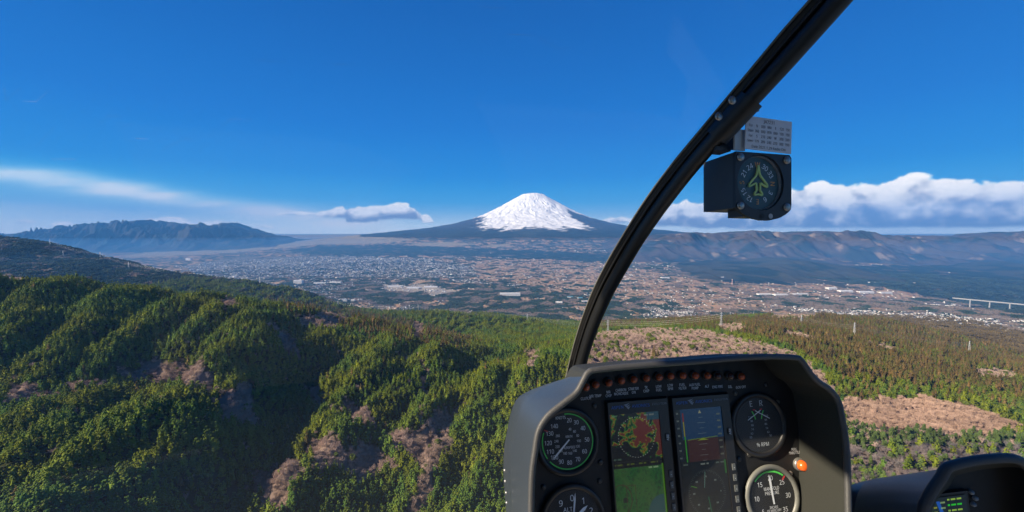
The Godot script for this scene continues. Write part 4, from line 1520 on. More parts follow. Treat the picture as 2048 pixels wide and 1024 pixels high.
func paint(key: String, c: Color, rough: float, bump := 0.0, scale := 30.0) -> StandardMaterial3D:
	if mats.has(key): return mats[key]
	var m := mat(key, c, rough)
	if bump > 0.0:
		m.normal_enabled = true
		m.normal_texture = grit(key, 0.08, 6.0)
		m.normal_scale = bump
		m.uv1_triplanar = true
		m.uv1_scale = Vector3.ONE * scale
		# worn and dusty in places: uneven gloss, and pale dust in specks
		var wear := NoiseTexture2D.new()
		wear.width = 512
		wear.height = 512
		wear.seamless = true
		wear.noise = noise(0.012, 5, 62)
		var ramp := Gradient.new()
		ramp.set_color(0, Color(0.75, 0.75, 0.75))
		ramp.set_color(1, Color(1.0, 1.0, 1.0))
		wear.color_ramp = ramp
		m.roughness = minf(1.0, rough * 1.25)
		m.roughness_texture = wear
		m.detail_enabled = true
		m.detail_uv_layer = BaseMaterial3D.DETAIL_UV_1
		m.detail_albedo = dust_texture()
	return m

func disc(st: SurfaceTool, c: Vector3, r: float, n := 48) -> void:
	st.set_smooth_group(-1)
	for k in n:
		var a := TAU * k / n
		var b := TAU * (k + 1) / n
		tri(st, c, c + Vector3(cos(b), sin(b), 0) * r, c + Vector3(cos(a), sin(a), 0) * r)

func ring(st: SurfaceTool, outline: Array, n := 48) -> void:      # outline: [radius, height] turned about z
	st.set_smooth_group(0)
	for i in outline.size() - 1:
		for k in n:
			var a := TAU * k / n
			var b := TAU * (k + 1) / n
			var p: Array = outline[i]
			var q: Array = outline[i + 1]
			quad(st, Vector3(cos(a) * p[0], sin(a) * p[0], p[1]), Vector3(cos(b) * p[0], sin(b) * p[0], p[1]), Vector3(cos(b) * q[0], sin(b) * q[0], q[1]), Vector3(cos(a) * q[0], sin(a) * q[0], q[1]))

func clock(deg: float, r: float, z := 0.0) -> Vector3:            # clockwise from the top
	return Vector3(sin(deg_to_rad(deg)) * r, cos(deg_to_rad(deg)) * r, z)

func tick(st: SurfaceTool, deg: float, r0: float, r1: float, w: float, z: float) -> void:
	var s := clock(deg + 90.0, w * 0.5)
	st.set_smooth_group(-1)
	quad(st, clock(deg, r0, z) - s, clock(deg, r1, z) - s, clock(deg, r1, z) + s, clock(deg, r0, z) + s)

func arc(st: SurfaceTool, d0: float, d1: float, r0: float, r1: float, z: float) -> void:
	var n := maxi(2, int(absf(d1 - d0) / 5.0))
	st.set_smooth_group(-1)
	for k in n:
		var a := lerpf(d0, d1, float(k) / n)
		var b := lerpf(d0, d1, float(k + 1) / n)
		quad(st, clock(a, r0, z), clock(a, r1, z), clock(b, r1, z), clock(b, r0, z))

func letters(st: SurfaceTool, words: String, where: Vector3, high: float, turn := 0.0, squeeze := 1.0) -> void:
	var tm := TextMesh.new()
	tm.font = font_sans
	tm.text = words
	tm.font_size = 24
	tm.pixel_size = high / 17.0
	tm.depth = 0.0
	tm.curve_step = 3.0
	st.append_from(tm, 0, Transform3D(Basis(Vector3.BACK, turn) * Basis.from_scale(Vector3(squeeze, 1, 1)), where))

func print_mesh() -> SurfaceTool:
	return st_new()

func lettering_part(parent: Node, called: String, st: SurfaceTool, m: Material) -> MeshInstance3D:
	return part(parent, called, st.commit(), m)

func gauge(parent: Node, called: String, where: Vector3, r: float, bezel: Material, label := "") -> Node3D:
	var g := Node3D.new()
	g.name = called
	parent.add_child(g, true)
	g.position = where
	if label: g.set_meta("label", label)
	var st := st_new()
	ring(st, [[r * 1.22, 0.0], [r * 1.22, 0.002], [r * 1.17, 0.0034], [r * 1.08, 0.0034], [r * 1.03, 0.002], [r * 1.02, -0.001]])
	part(g, "bezel", st_mesh(st), bezel)
	st = st_new()
	disc(st, Vector3(0, 0, 0.0006), r * 1.025)
	part(g, "dial", st_mesh(st), paint("dial_black", Color(0.008, 0.008, 0.009), 0.6))
	st = st_new()
	disc(st, Vector3(0, 0, 0.0026), r * 1.03)
	part(g, "glass", st_mesh(st), glass("gauge_glass", 0.02))
	return g

func glass(key: String, alpha: float) -> StandardMaterial3D:
	return mat(key, Color(0.9, 0.95, 1.0), 0.02, {"transparency": BaseMaterial3D.TRANSPARENCY_ALPHA, "albedo_color": Color(0.9, 0.95, 1.0, alpha), "metallic_specular": 0.2})

func needle(parent: Node, deg: float, r: float, w: float, z: float, m: Material, tail := 0.25) -> void:
	var st := st_new()
	st.set_smooth_group(-1)
	var s := clock(deg + 90.0, w * 0.5)
	var tip := clock(deg, r, z)
	var mid := clock(deg, r * 0.75, z)
	var end := clock(deg, -r * tail, z)
	quad(st, end - s * 0.7, mid - s, mid + s, end + s * 0.7)
	tri(st, mid - s, tip, mid + s)
	part(parent, "needle", st_mesh(st), m)

func screw(parent: Node, where: Vector3, r: float, m: Material) -> void:
	var st := st_new()
	ring(st, [[r, 0.0], [r * 0.95, r * 0.35], [r * 0.6, r * 0.5], [0.0, r * 0.55]], 14)
	st.set_smooth_group(-1)
	box(st, Vector3(0, 0, r * 0.55), Vector3(r * 1.2, r * 0.22, r * 0.12))
	part(parent, "screw", st_mesh(st), m, Transform3D(Basis(Vector3.BACK, where.x * 300.0), where))

func make_cabin() -> void:
	font_sans = SystemFont.new()
	font_sans.font_names = PackedStringArray(["Droid Sans"])
	make_console()
	make_side_console()
	make_bow()
	make_compass()
	make_windshield()
	make_shell()

func make_console() -> void:
	var frame := panel_frame()
	var con := thing("instrument_console", "black helicopter instrument console with hooded panel of gauges and two screens", "console", frame)
	var hood_skin := paint("hood_skin", Color(0.032, 0.042, 0.056), 0.32, 0.25, 60.0)
	var rim_skin := paint("hood_rim", Color(0.060, 0.062, 0.064), 0.40, 1.0, 90.0)
	hood_skin.metallic_specular = 0.62
	var inner_skin := paint("hood_lining", Color(0.022, 0.024, 0.020), 0.6, 0.5, 60.0)
	var face_skin := paint("panel_face", Color(0.012, 0.0125, 0.013), 0.6, 0.35, 110.0)
	var rim_px := [[1060, 1420], [1060, 1250], [1062, 1100], [1062, 1024], [1064, 951], [1070, 902], [1078, 860], [1098, 830], [1130, 804], [1153, 785], [1166, 762], [1176, 746], [1196, 739], [1290, 730], [1400, 722], [1510, 714], [1587, 715], [1604, 723], [1620, 746], [1637, 764], [1659, 779], [1676, 802], [1684, 837], [1690, 873], [1694, 925], [1696, 1024], [1698, 1100], [1700, 1250], [1700, 1420]]
	var out_px := [[1020, 1420], [1020, 1250], [1014, 1100], [1012, 1024], [1007, 950], [1008, 899], [1013, 868], [1021, 828], [1034, 798], [1060, 781], [1104, 765], [1158, 750], [1192, 746], [1286, 738], [1392, 731], [1500, 724], [1572, 726], [1588, 736], [1604, 758], [1618, 776], [1638, 790], [1652, 812], [1660, 845], [1666, 880], [1670, 930], [1672, 1024], [1674, 1100], [1676, 1250], [1676, 1420]]
	var rim := []
	var mid := []
	var out := []
	var back := []
	for i in rim_px.size():
		rim.append(panel_at(rim_px[i][0], rim_px[i][1], HOOD_DEEP))
		out.append(panel_at(out_px[i][0], out_px[i][1], -0.055))
		mid.append(panel_at(lerpf(rim_px[i][0], out_px[i][0], 0.72), lerpf(rim_px[i][1], out_px[i][1], 0.62) - (3.0 if i < 12 else 0.0), 0.012))
		back.append(panel_at(lerpf(out_px[i][0], 1330.0, 0.16), lerpf(out_px[i][1], 1100.0, 0.16), -0.20))
	rim = to_node(each_smooth(rim), frame)
	mid = to_node(each_smooth(mid), frame)
	out = to_node(each_smooth(out), frame)
	back = to_node(each_smooth(back), frame)
	var st := st_new()
	loft(st, [rim, mid, out, back])
	var hood := part(con, "hood", st_mesh(st), hood_skin)
	st = st_new()
	tube(st, rim, [0.0036], 10)
	part(hood, "rim", st_mesh(st), rim_skin)
	var foot := []
	var inner := []
	var centre := Vector3(0.02, -0.12, 0)
	for p in rim:
		inner.append(p + (Vector3(centre.x, centre.y, p.z) - p).normalized() * 0.0016)
		foot.append(Vector3(p.x, p.y, -0.001) + (centre - Vector3(p.x, p.y, 0)).normalized() * 0.002)
	st = st_new()
	loft(st, [inner, foot])
	part(hood, "lining", st_mesh(st), inner_skin)
	for q in [[1008, 940], [1009, 962], [1011, 985], [1012, 1005]]:
		var p: Vector3 = frame.affine_inverse() * panel_at(q[0] + 5, q[1], 0.0)
		st = st_new()
		ring(st, [[0.0016, 0.0], [0.0012, 0.0012], [0.0, 0.0015]], 10)
		part(hood, "rivet", st_mesh(st), mat("rivet_metal", Color(0.4, 0.4, 0.4), 0.4, {"metallic": 0.6}), Transform3D(Basis(Vector3.UP, -1.35), p + Vector3(-0.002, 0, 0)))
	# panel face
	var flat := PackedVector2Array()
	for p in foot: flat.append(Vector2(p.x, p.y))
	st = st_new()
	st.set_smooth_group(-1)
	var ix := Geometry2D.triangulate_polygon(flat)
	for k in range(0, ix.size(), 3):
		tri(st, Vector3(flat[ix[k]].x, flat[ix[k]].y, 0), Vector3(flat[ix[k + 1]].x, flat[ix[k + 1]].y, 0), Vector3(flat[ix[k + 2]].x, flat[ix[k + 2]].y, 0))
	part(con, "panel_face", st_mesh(st), face_skin)
	# pedestal down to the cabin floor
	st = st_new()
	box(st, Vector3(0.02, -0.55, -0.06), Vector3(0.34, 0.5, 0.11))
	part(con, "pedestal", st_mesh(st), hood_skin)
	var white := paint("print_white", Color(0.80, 0.84, 0.86), 0.6)
	var grey_print := paint("print_grey", Color(0.55, 0.60, 0.62), 0.6)
	var green := paint("print_green", Color(0.10, 0.72, 0.10), 0.6)
	var red := paint("print_red", Color(0.6, 0.05, 0.05), 0.6)
	var dark_bezel := paint("bezel_black", Color(0.018, 0.018, 0.019), 0.4)
	var steel := mat("screw_steel", Color(0.35, 0.34, 0.32), 0.35, {"metallic": 0.7})
	# warning lamps and their captions
	var spot := [[-110.8, 74.7], [-97.8, 76.9], [-79.9, 78.3], [-62.5, 79.7], [-45.0, 80.2], [-27.2, 80.7], [-9.4, 80.8], [7.3, 81.2], [24.8, 80.8], [43.1, 79.7], [60.9, 78.6], [76.5, 77.0], [95.3, 75.8], [111.6, 74.2]]
	var caps := [["CLUTCH"], ["MR TEMP"], ["MR", "CHIP"], ["CARBON", "MONOXIDE"], ["STARTER", "ON"], ["TR", "CHIP"], ["LOW", "FUEL"], ["LOW", "RPM"], ["FUEL", "FILTER"], ["AUX FUEL", "PUMP"], ["ALT"], ["ENG FIRE"], ["OIL"], ["GOV OFF"]]
	var amber := mat("amber_lens", Color(0.34, 0.05, 0.004), 0.08, {"clearcoat_enabled": true, "clearcoat": 0.6})
	var dark_red := mat("dark_lens", Color(0.03, 0.004, 0.004), 0.12, {"clearcoat_enabled": true, "clearcoat": 0.6})
	for i in spot.size():
		var l := Node3D.new()
		l.name = "warning_lamp"
		con.add_child(l, true)
		l.position = Vector3(spot[i][0], spot[i][1], 0) * 0.001
		st = st_new()
		ring(st, [[0.0062, 0.0], [0.0062, 0.003], [0.0055, 0.0042], [0.0046, 0.0042]], 20)
		part(l, "socket", st_mesh(st), dark_bezel)
		st = st_new()
		ring(st, [[0.0047, 0.002], [0.0046, 0.0052], [0.0039, 0.0072], [0.0025, 0.0084], [0.0, 0.0089]], 18)
		part(l, "lens", st_mesh(st), dark_red if i == 11 or i == 12 else amber)
		st = print_mesh()
		var words: Array = caps[i]
		for k in words.size():
			letters(st, words[k], Vector3(0, -0.0125 - 0.0045 * k - (0.0022 if words.size() == 1 else 0.0), 0.0006), 0.0034, 0.0, 0.8)
		lettering_part(l, "caption", st, white)
	# airspeed dial
	var g := gauge(con, "airspeed_gauge", Vector3(-0.1389, 0.0111, 0.002), 0.0335, dark_bezel, "airspeed dial in knots with a green rim and white needle")
	st = print_mesh()
	arc(st, -4, 228, 0.0318, 0.0332, 0.0011)
	arc(st, 236, 292, 0.0318, 0.0332, 0.0011)
	part(g, "green_arc", st_mesh(st), green)
	st = print_mesh()
	tick(st, 298, 0.028, 0.0335, 0.0012, 0.0012)
	part(g, "red_line", st_mesh(st), red)
	var num := [[8, "20"], [30, "30"], [56, "40"], [90, "50"], [123, "60"], [152, "70"], [178, "80"], [203, "90"], [226, "100"], [246, "110"], [270, "120"], [296, "130"], [320, "140"]]
	var pr := print_mesh()
	for k in num.size():
		letters(pr, num[k][1], clock(num[k][0], 0.0250, 0.0011), 0.0050, 0.0, 0.85)
		tick(pr, num[k][0] - 4, 0.0285, 0.0318, 0.0007, 0.0011)
		tick(pr, num[k][0] + 9, 0.0300, 0.0318, 0.0006, 0.0011)
	var inner_num := ["40", "60", "80", "100", "120", "140", "160", "180", "200", "220", "240", "260"]
	for k in inner_num.size():
		letters(pr, inner_num[k], clock(15 + k * 26.0, 0.0145, 0.0011), 0.0030, 0.0, 0.8)
		tick(pr, 15 + k * 26.0, 0.0172, 0.0188, 0.0005, 0.0011)
	arc(pr, 10, 330, 0.0186, 0.0190, 0.0011)
	letters(pr, "KNOTS", Vector3(-0.0075, 0.0285, 0.0011), 0.0036, 0.0, 0.85)
	letters(pr, "KM/H", Vector3(0.002, 0.0055, 0.0011), 0.0030, 0.0, 0.85)
	letters(pr, "AIRSPEED", Vector3(0.002, -0.0075, 0.0011), 0.0030, 0.0, 0.8)
	lettering_part(g, "dial_print", pr, white)
	needle(g, 226, 0.029, 0.0024, 0.0018, white, 0.1)
	# altimeter
	g = gauge(con, "altimeter", Vector3(-0.1376, -0.0791, 0.002), 0.0335, dark_bezel, "altimeter dial with large white numerals and two needles")
	pr = print_mesh()
	for k in 10:
		letters(pr, str(k), clock(k * 36.0, 0.0245, 0.0011), 0.0070)
		for j in 5: tick(pr, k * 36.0 + j * 7.2, 0.0295 if j == 0 else 0.0312, 0.0330, 0.0008, 0.0011)
	letters(pr, "ALT", Vector3(-0.006, 0.0120, 0.0011), 0.0050)
	lettering_part(g, "dial_print", pr, white)
	needle(g, 8, 0.031, 0.0024, 0.0018, white)
	needle(g, 52, 0.024, 0.0040, 0.0022, white)
	# engine and rotor tachometer
	g = gauge(con, "tachometer", Vector3(0.1303, 0.0097, 0.002), 0.0345, dark_bezel, "black engine and rotor dial with two curved scales")
	pr = print_mesh()
	letters(pr, "E", Vector3(-0.0085, 0.0275, 0.0011), 0.0072)
	letters(pr, "R", Vector3(0.0065, 0.0275, 0.0011), 0.0072)
	letters(pr, "% RPM", Vector3(0.002, -0.0255, 0.0011), 0.0048, 0.0, 0.9)
	for s in [-1, 1]:
		var c := Vector3(s * 0.0375, 0, 0.0011)
		for k in 13:
			var a := deg_to_rad(-34.0 + k * 68.0 / 12.0)
			var p := c + Vector3(-s * cos(a), sin(a), 0) * 0.0345
			var q := c + Vector3(-s * cos(a), sin(a), 0) * (0.0325 if k % 2 else 0.0312)
			var w := Vector3(sin(a) * s, cos(a), 0) * 0.00035
			st.set_smooth_group(-1)
			quad(pr, p - w, q - w, q + w, p + w)
			if k % 2 == 0 and k < 11: letters(pr, str(50 + k * 6), c + Vector3(-s * cos(a), sin(a), 0) * 0.0272, 0.0026)
	lettering_part(g, "dial_print", pr, grey_print)
	for s in [-1, 1]:
		st = st_new()
		for k in 10:
			var a := deg_to_rad(12.0 + k * 2.0)
			var b := deg_to_rad(12.0 + (k + 1) * 2.0)
			var c := Vector3(s * 0.0375, 0, 0.0012)
			quad(st, c + Vector3(-s * cos(a), sin(a), 0) * 0.0345, c + Vector3(-s * cos(b), sin(b), 0) * 0.0345, c + Vector3(-s * cos(b), sin(b), 0) * 0.0330, c + Vector3(-s * cos(a), sin(a), 0) * 0.0330)
		part(g, "green_arc", st_mesh(st), green)
		st = st_new()
		box(st, Vector3(s * 0.0052, 0.0195, 0.0012), Vector3(0.0034, 0.0016, 0.0002))
		part(g, "red_line", st_mesh(st), red)
		st = st_new()
		bar(st, Vector3(s * 0.0165, 0.007, 0.0018), Vector3(-s * 0.004, 0.0185, 0.0018), 0.0008)
		part(g, "needle", st_mesh(st), white)
	# manifold pressure
	var pale := paint("bezel_sunlit", Color(0.16, 0.165, 0.15), 0.45)  # sunlight on this bezel is painted in as a paler colour
	g = gauge(con, "manifold_pressure_gauge", Vector3(0.1365, -0.0820, 0.002), 0.0330, pale, "manifold pressure dial with a bezel tinted pale as sunlit and white needle")
	pr = print_mesh()
	for k in 7:
		var a := -135.0 + k * 45.0
		letters(pr, str(5 + k * 5), clock(a, 0.0235, 0.0011), 0.0058, 0.0, 0.85)
		for j in 5:
			if a + j * 9.0 <= 135.0: tick(pr, a + j * 9.0, 0.0280 if j == 0 else 0.0295, 0.0325, 0.0010, 0.0011)
	letters(pr, "MANIFOLD", Vector3(0, 0.0105, 0.0011), 0.0042, 0.0, 0.8)
	letters(pr, "PRESSURE", Vector3(0, 0.0050, 0.0011), 0.0042, 0.0, 0.8)
	letters(pr, "INCHES", Vector3(0, -0.0125, 0.0011), 0.0032, 0.0, 0.8)
	letters(pr, "OF MERCURY", Vector3(0, -0.0165, 0.0011), 0.0032, 0.0, 0.8)
	lettering_part(g, "dial_print", pr, white)
	st = print_mesh()
	arc(st, -48, 38, 0.0305, 0.0327, 0.0012)
	part(g, "green_arc", st_mesh(st), green)
	st = print_mesh()
	tick(st, 42, 0.0262, 0.0328, 0.0022, 0.0013)
	part(g, "red_line", st_mesh(st), red)
	needle(g, -4, 0.0285, 0.0034, 0.0018, white, 0.3)
	# amber throttle lamp
	var l := Node3D.new()
	l.name = "throttle_lamp"
	con.add_child(l, true)
	l.position = Vector3(0.1849, -0.0465, 0)
	st = st_new()
	ring(st, [[0.0086, 0.0], [0.0086, 0.003], [0.0078, 0.0045], [0.0066, 0.0045]], 24)
	part(l, "socket", st_mesh(st), steel)
	st = st_new()
	ring(st, [[0.0068, 0.002], [0.0066, 0.0075], [0.0056, 0.0102], [0.0035, 0.0118], [0.0, 0.0124]], 24)
	part(l, "lens", st_mesh(st), mat("bright_amber_lens", Color(0.72, 0.12, 0.01), 0.15, {"clearcoat_enabled": true, "clearcoat": 0.8, "emission_enabled": true, "emission": Color(1.0, 0.30, 0.04), "emission_energy_multiplier": 0.08}))
	pr = print_mesh()
	letters(pr, "FULL", Vector3(-0.004, 0.0195, 0.0006), 0.0034, 0.0, 0.8)
	letters(pr, "THROTTLE", Vector3(-0.004, 0.0150, 0.0006), 0.0034, 0.0, 0.8)
	lettering_part(l, "caption", pr, white)
	for q in [[170.0, -57.0], [201.0, -80.0], [102.0, 52.0], [165.0, 36.0], [100.0, 32.0], [96.0, -32.0], [-100.0, 50.0], [-97.0, -18.0], [-100.0, -40.0], [-172.0, -40.0], [112.0, -28.0], [151.0, 60.0]]:
		screw(con, Vector3(q[0], q[1], 0.0) * 0.001, 0.0033, mat("screw_black", Color(0.05, 0.05, 0.05), 0.35, {"metallic": 0.4}) if q[0] < 160.0 else steel)
	display(con, "map_display", Vector2(-0.0865, -0.1200), Vector2(0.0003, 0.0558), Vector2(-0.0824, -0.1120), Vector2(-0.0150, 0.0386), map_screen(), white, true)
	display(con, "flight_display", Vector2(0.0030, -0.1200), Vector2(0.0895, 0.0550), Vector2(0.0076, -0.1120), Vector2(0.0748, 0.0380), flight_screen(), white, false)

func rect(st: SurfaceTool, lo: Vector2, hi: Vector2, z: float) -> void:
	st.set_smooth_group(-1)
	st.set_uv(Vector2(0, 0))
	st.add_vertex(Vector3(lo.x, hi.y, z))
	st.set_uv(Vector2(1, 0))
	st.add_vertex(Vector3(hi.x, hi.y, z))
	st.set_uv(Vector2(1, 1))
	st.add_vertex(Vector3(hi.x, lo.y, z))
	st.set_uv(Vector2(0, 0))
	st.add_vertex(Vector3(lo.x, hi.y, z))
	st.set_uv(Vector2(1, 1))
	st.add_vertex(Vector3(hi.x, lo.y, z))
	st.set_uv(Vector2(0, 1))
	st.add_vertex(Vector3(lo.x, lo.y, z))

func display(con: Node, called: String, lo: Vector2, hi: Vector2, slo: Vector2, shi: Vector2, im: Image, white: Material, first: bool) -> void:
	var d := Node3D.new()
	d.name = called
	con.add_child(d, true)
	d.set_meta("label", "screen with a red and green terrain map over a green chart" if first else "screen with blue sky and brown ground attitude picture over a compass rose")
	var shell := paint("display_bezel", Color(0.014, 0.014, 0.016), 0.38)
	var z := 0.006
	var st := st_new()
	st.set_smooth_group(-1)
	var e := 0.0022
	var o := [Vector3(lo.x, hi.y, 0), Vector3(hi.x, hi.y, 0), Vector3(hi.x, lo.y, 0), Vector3(lo.x, lo.y, 0)]
	var p := [Vector3(lo.x + e, hi.y - e, z), Vector3(hi.x - e, hi.y - e, z), Vector3(hi.x - e, lo.y + e, z), Vector3(lo.x + e, lo.y + e, z)]
	var q := [Vector3(slo.x, shi.y, z), Vector3(shi.x, shi.y, z), Vector3(shi.x, slo.y, z), Vector3(slo.x, slo.y, z)]
	var r := [Vector3(slo.x, shi.y, z - 0.0015), Vector3(shi.x, shi.y, z - 0.0015), Vector3(shi.x, slo.y, z - 0.0015), Vector3(slo.x, slo.y, z - 0.0015)]
	for i in 4:
		var j := (i + 1) % 4
		quad(st, o[i], o[j], p[j], p[i])
		quad(st, p[i], p[j], q[j], q[i])
		quad(st, q[i], q[j], r[j], r[i])
	part(d, "bezel", st_mesh(st), shell)
	st = st_new()
	rect(st, slo, shi, z - 0.0012)
	var t := ImageTexture.create_from_image(im)
	var m := mat(called + "_screen", Color(0.02, 0.02, 0.02), 0.25, {"emission_enabled": true, "emission": Color.BLACK, "emission_texture": t, "emission_energy_multiplier": 0.27})
	part(d, "screen", st_mesh(st), m)
	# a light of the screen's size just in front of it
	var lamp := AreaLight3D.new()
	lamp.name = "screen_glow"
	lamp.area_size = Vector2(shi.x - slo.x, shi.y - slo.y)
	lamp.light_energy = 0.0006
	lamp.light_color = Color(0.5, 0.8, 0.6)
	lamp.shadow_enabled = true
	lamp.position = Vector3((slo.x + shi.x) * 0.5, (slo.y + shi.y) * 0.5, z + 0.001)
	lamp.rotation.y = PI
	d.add_child(lamp)
	var pr := print_mesh()
	var blue := mat("print_blue", Color(0.03, 0.14, 0.50), 0.5)
	letters(pr, "ASPEN", Vector3(lo.x + 0.015, hi.y - 0.0085, z + 0.0004), 0.0036, 0.0, 1.1)
	letters(pr, "AVIONICS", Vector3(lo.x + 0.047, hi.y - 0.0085, z + 0.0004), 0.0036, 0.0, 1.1)
	lettering_part(d, "brand_lettering", pr, blue)
	st = st_new()
	st.set_smooth_group(-1)
	for k in 3:
		var w := Vector3(lo.x + 0.0235 + 0.0018 * k, hi.y - 0.0060 - 0.0020 * k, z + 0.0004)
		tri(st, w, w + Vector3(0.0085 - 0.0015 * k, 0.0018, 0), w + Vector3(0.0030, -0.0018, 0))
	part(d, "wing_emblem", st_mesh(st), mat("emblem_grey", Color(0.22, 0.26, 0.32), 0.5))
	pr = print_mesh()
	letters(pr, "EVOLUTION", Vector3(hi.x - 0.014, hi.y - 0.0080, z + 0.0004), 0.0027, 0.0, 1.0)
	lettering_part(d, "model_lettering", pr, paint("print_faint", Color(0.22, 0.26, 0.30), 0.6))
	for k in 6:
		st = st_new()
		var c := Vector3(hi.x - 0.0072, lerpf(0.0020, -0.0905, k / 5.0) if not first else lerpf(0.0020, -0.0880, k / 5.0), z)
		if k == 0: c.y = 0.006
		else: c.y = -0.0383 - 0.0130 * (k - 1)
		box(st, c + Vector3(0, 0, 0.0006), Vector3(0.0042, 0.0078, 0.0016))
		part(d, "button", st_mesh(st), mat("button_grey", Color(0.11, 0.12, 0.12), 0.4) if k > 0 else shell)
		pr = print_mesh()
		if k > 0: letters(pr, "-", c + Vector3(0, 0, 0.0017), 0.0040)
		else: letters(pr, "REV", c + Vector3(0, 0.0, 0.0017), 0.0030, -PI / 2)
		lettering_part(d, "button_mark", pr, white)

func screen_letters(im: Image, x: int, y: int, w: int, c: Color) -> void:      # small unreadable figures on the screens
	for k in w:
		if (k * 7 + x) % 5 != 3: im.fill_rect(Rect2i(x + k * 4, y, 3, 5), c)

func map_screen() -> Image:
	var w := 160
	var h := 360
	var im := Image.create(w, h, false, Image.FORMAT_RGB8)
	im.fill(Color(0.01, 0.015, 0.015))
	var n := noise(0.030, 4, 71)
	for y in range(0, 136):
		for x in w:
			var dx := (x - 98.0) / 46.0
			var dy := (y - 52.0) / 62.0
			var a := 1.05 - sqrt(dx * dx + dy * dy) + 0.75 * n.get_noise_2d(x, y)
			var b := 0.55 - Vector2((x - 62.0) / 30.0, (y - 70.0) / 18.0).length() + 0.5 * n.get_noise_2d(x, y + 300)
			var e := maxf(0.0, (x - 128.0) / 40.0) + 0.8 * n.get_noise_2d(x + 50, y) + (0.15 if y < 90 else -0.2)
			var c := maxf(maxf(a, b * 1.2), e)
			if c > 0.42: im.set_pixel(x, y, Color(0.32, 0.11, 0.07))
			elif c > 0.32: im.set_pixel(x, y, Color(0.42, 0.38, 0.06))
			elif c > 0.18: im.set_pixel(x, y, Color(0.10, 0.32, 0.08))
			if y < 24 and x > 118: im.set_pixel(x, y, Color(0.10, 0.22, 0.28))
	for k in 44:
		var a := TAU * k / 44.0
		im.fill_rect(Rect2i(int(80 + cos(a) * 58), int(70 + sin(a) * 58), 3, 2), Color(0.55, 0.58, 0.55))
	screen_letters(im, 3, 4, 5, Color(0.30, 0.45, 0.30))
	screen_letters(im, 112, 6, 8, Color(0.4, 0.42, 0.4))
	screen_letters(im, 4, 128, 6, Color(0.25, 0.35, 0.3))
	for k in 4: screen_letters(im, 6 + k * 38, 144, 6, Color(0.30, 0.36, 0.06))
	im.fill_rect(Rect2i(0, 138, w, 2), Color(0.08, 0.09, 0.09))
	var n2 := noise(0.05, 4, 72, true)
	var n3 := noise(0.012, 2, 73)
	for y in range(156, h):
		for x in w:
			var s := n2.get_noise_2d(x, y)
			var c := Color(0.03, 0.17, 0.06).lerp(Color(0.09, 0.32, 0.11), clampf(0.5 + s, 0.0, 1.0))
			c = c.lerp(Color(0.22, 0.34, 0.14), clampf(0.4 + n3.get_noise_2d(x, y) * 1.5, 0.0, 0.5))
			if absf(n2.get_noise_2d(x * 0.6 + 90, y * 0.6)) < 0.03: c = Color(0.04, 0.14, 0.08)
			if Vector2((x - 150.0) / 50.0, (y - 290.0) / 52.0).length() < 1.0: c = Color(0.10, 0.26, 0.27)
			if Vector2((x - 18.0) / 34.0, (y - 242.0) / 42.0).length() < 1.0 and Vector2((x - 18.0) / 32.0, (y - 242.0) / 40.0).length() > 1.0: c = Color(0.25, 0.10, 0.08)
			if Vector2(x - 30.0, y - 244.0).length() < 8.0: c = Color(0.03, 0.10, 0.06)
			im.set_pixel(x, y, c)
	for k in [[36, 205, 28, 90]]:
		im.fill_rect(Rect2i(k[0], k[1], k[2], 1), Color(0.3, 0.08, 0.08))
		im.fill_rect(Rect2i(k[0], k[1] + k[3], k[2], 1), Color(0.3, 0.08, 0.08))
		im.fill_rect(Rect2i(k[0], k[1], 1, k[3]), Color(0.3, 0.08, 0.08))
		im.fill_rect(Rect2i(k[0] + k[2], k[1], 1, k[3]), Color(0.3, 0.08, 0.08))
	im.fill_rect(Rect2i(154, 152, 6, h - 152), Color(0.24, 0.42, 0.05))
	screen_letters(im, 112, 158, 8, Color(0.5, 0.6, 0.45))
	return im

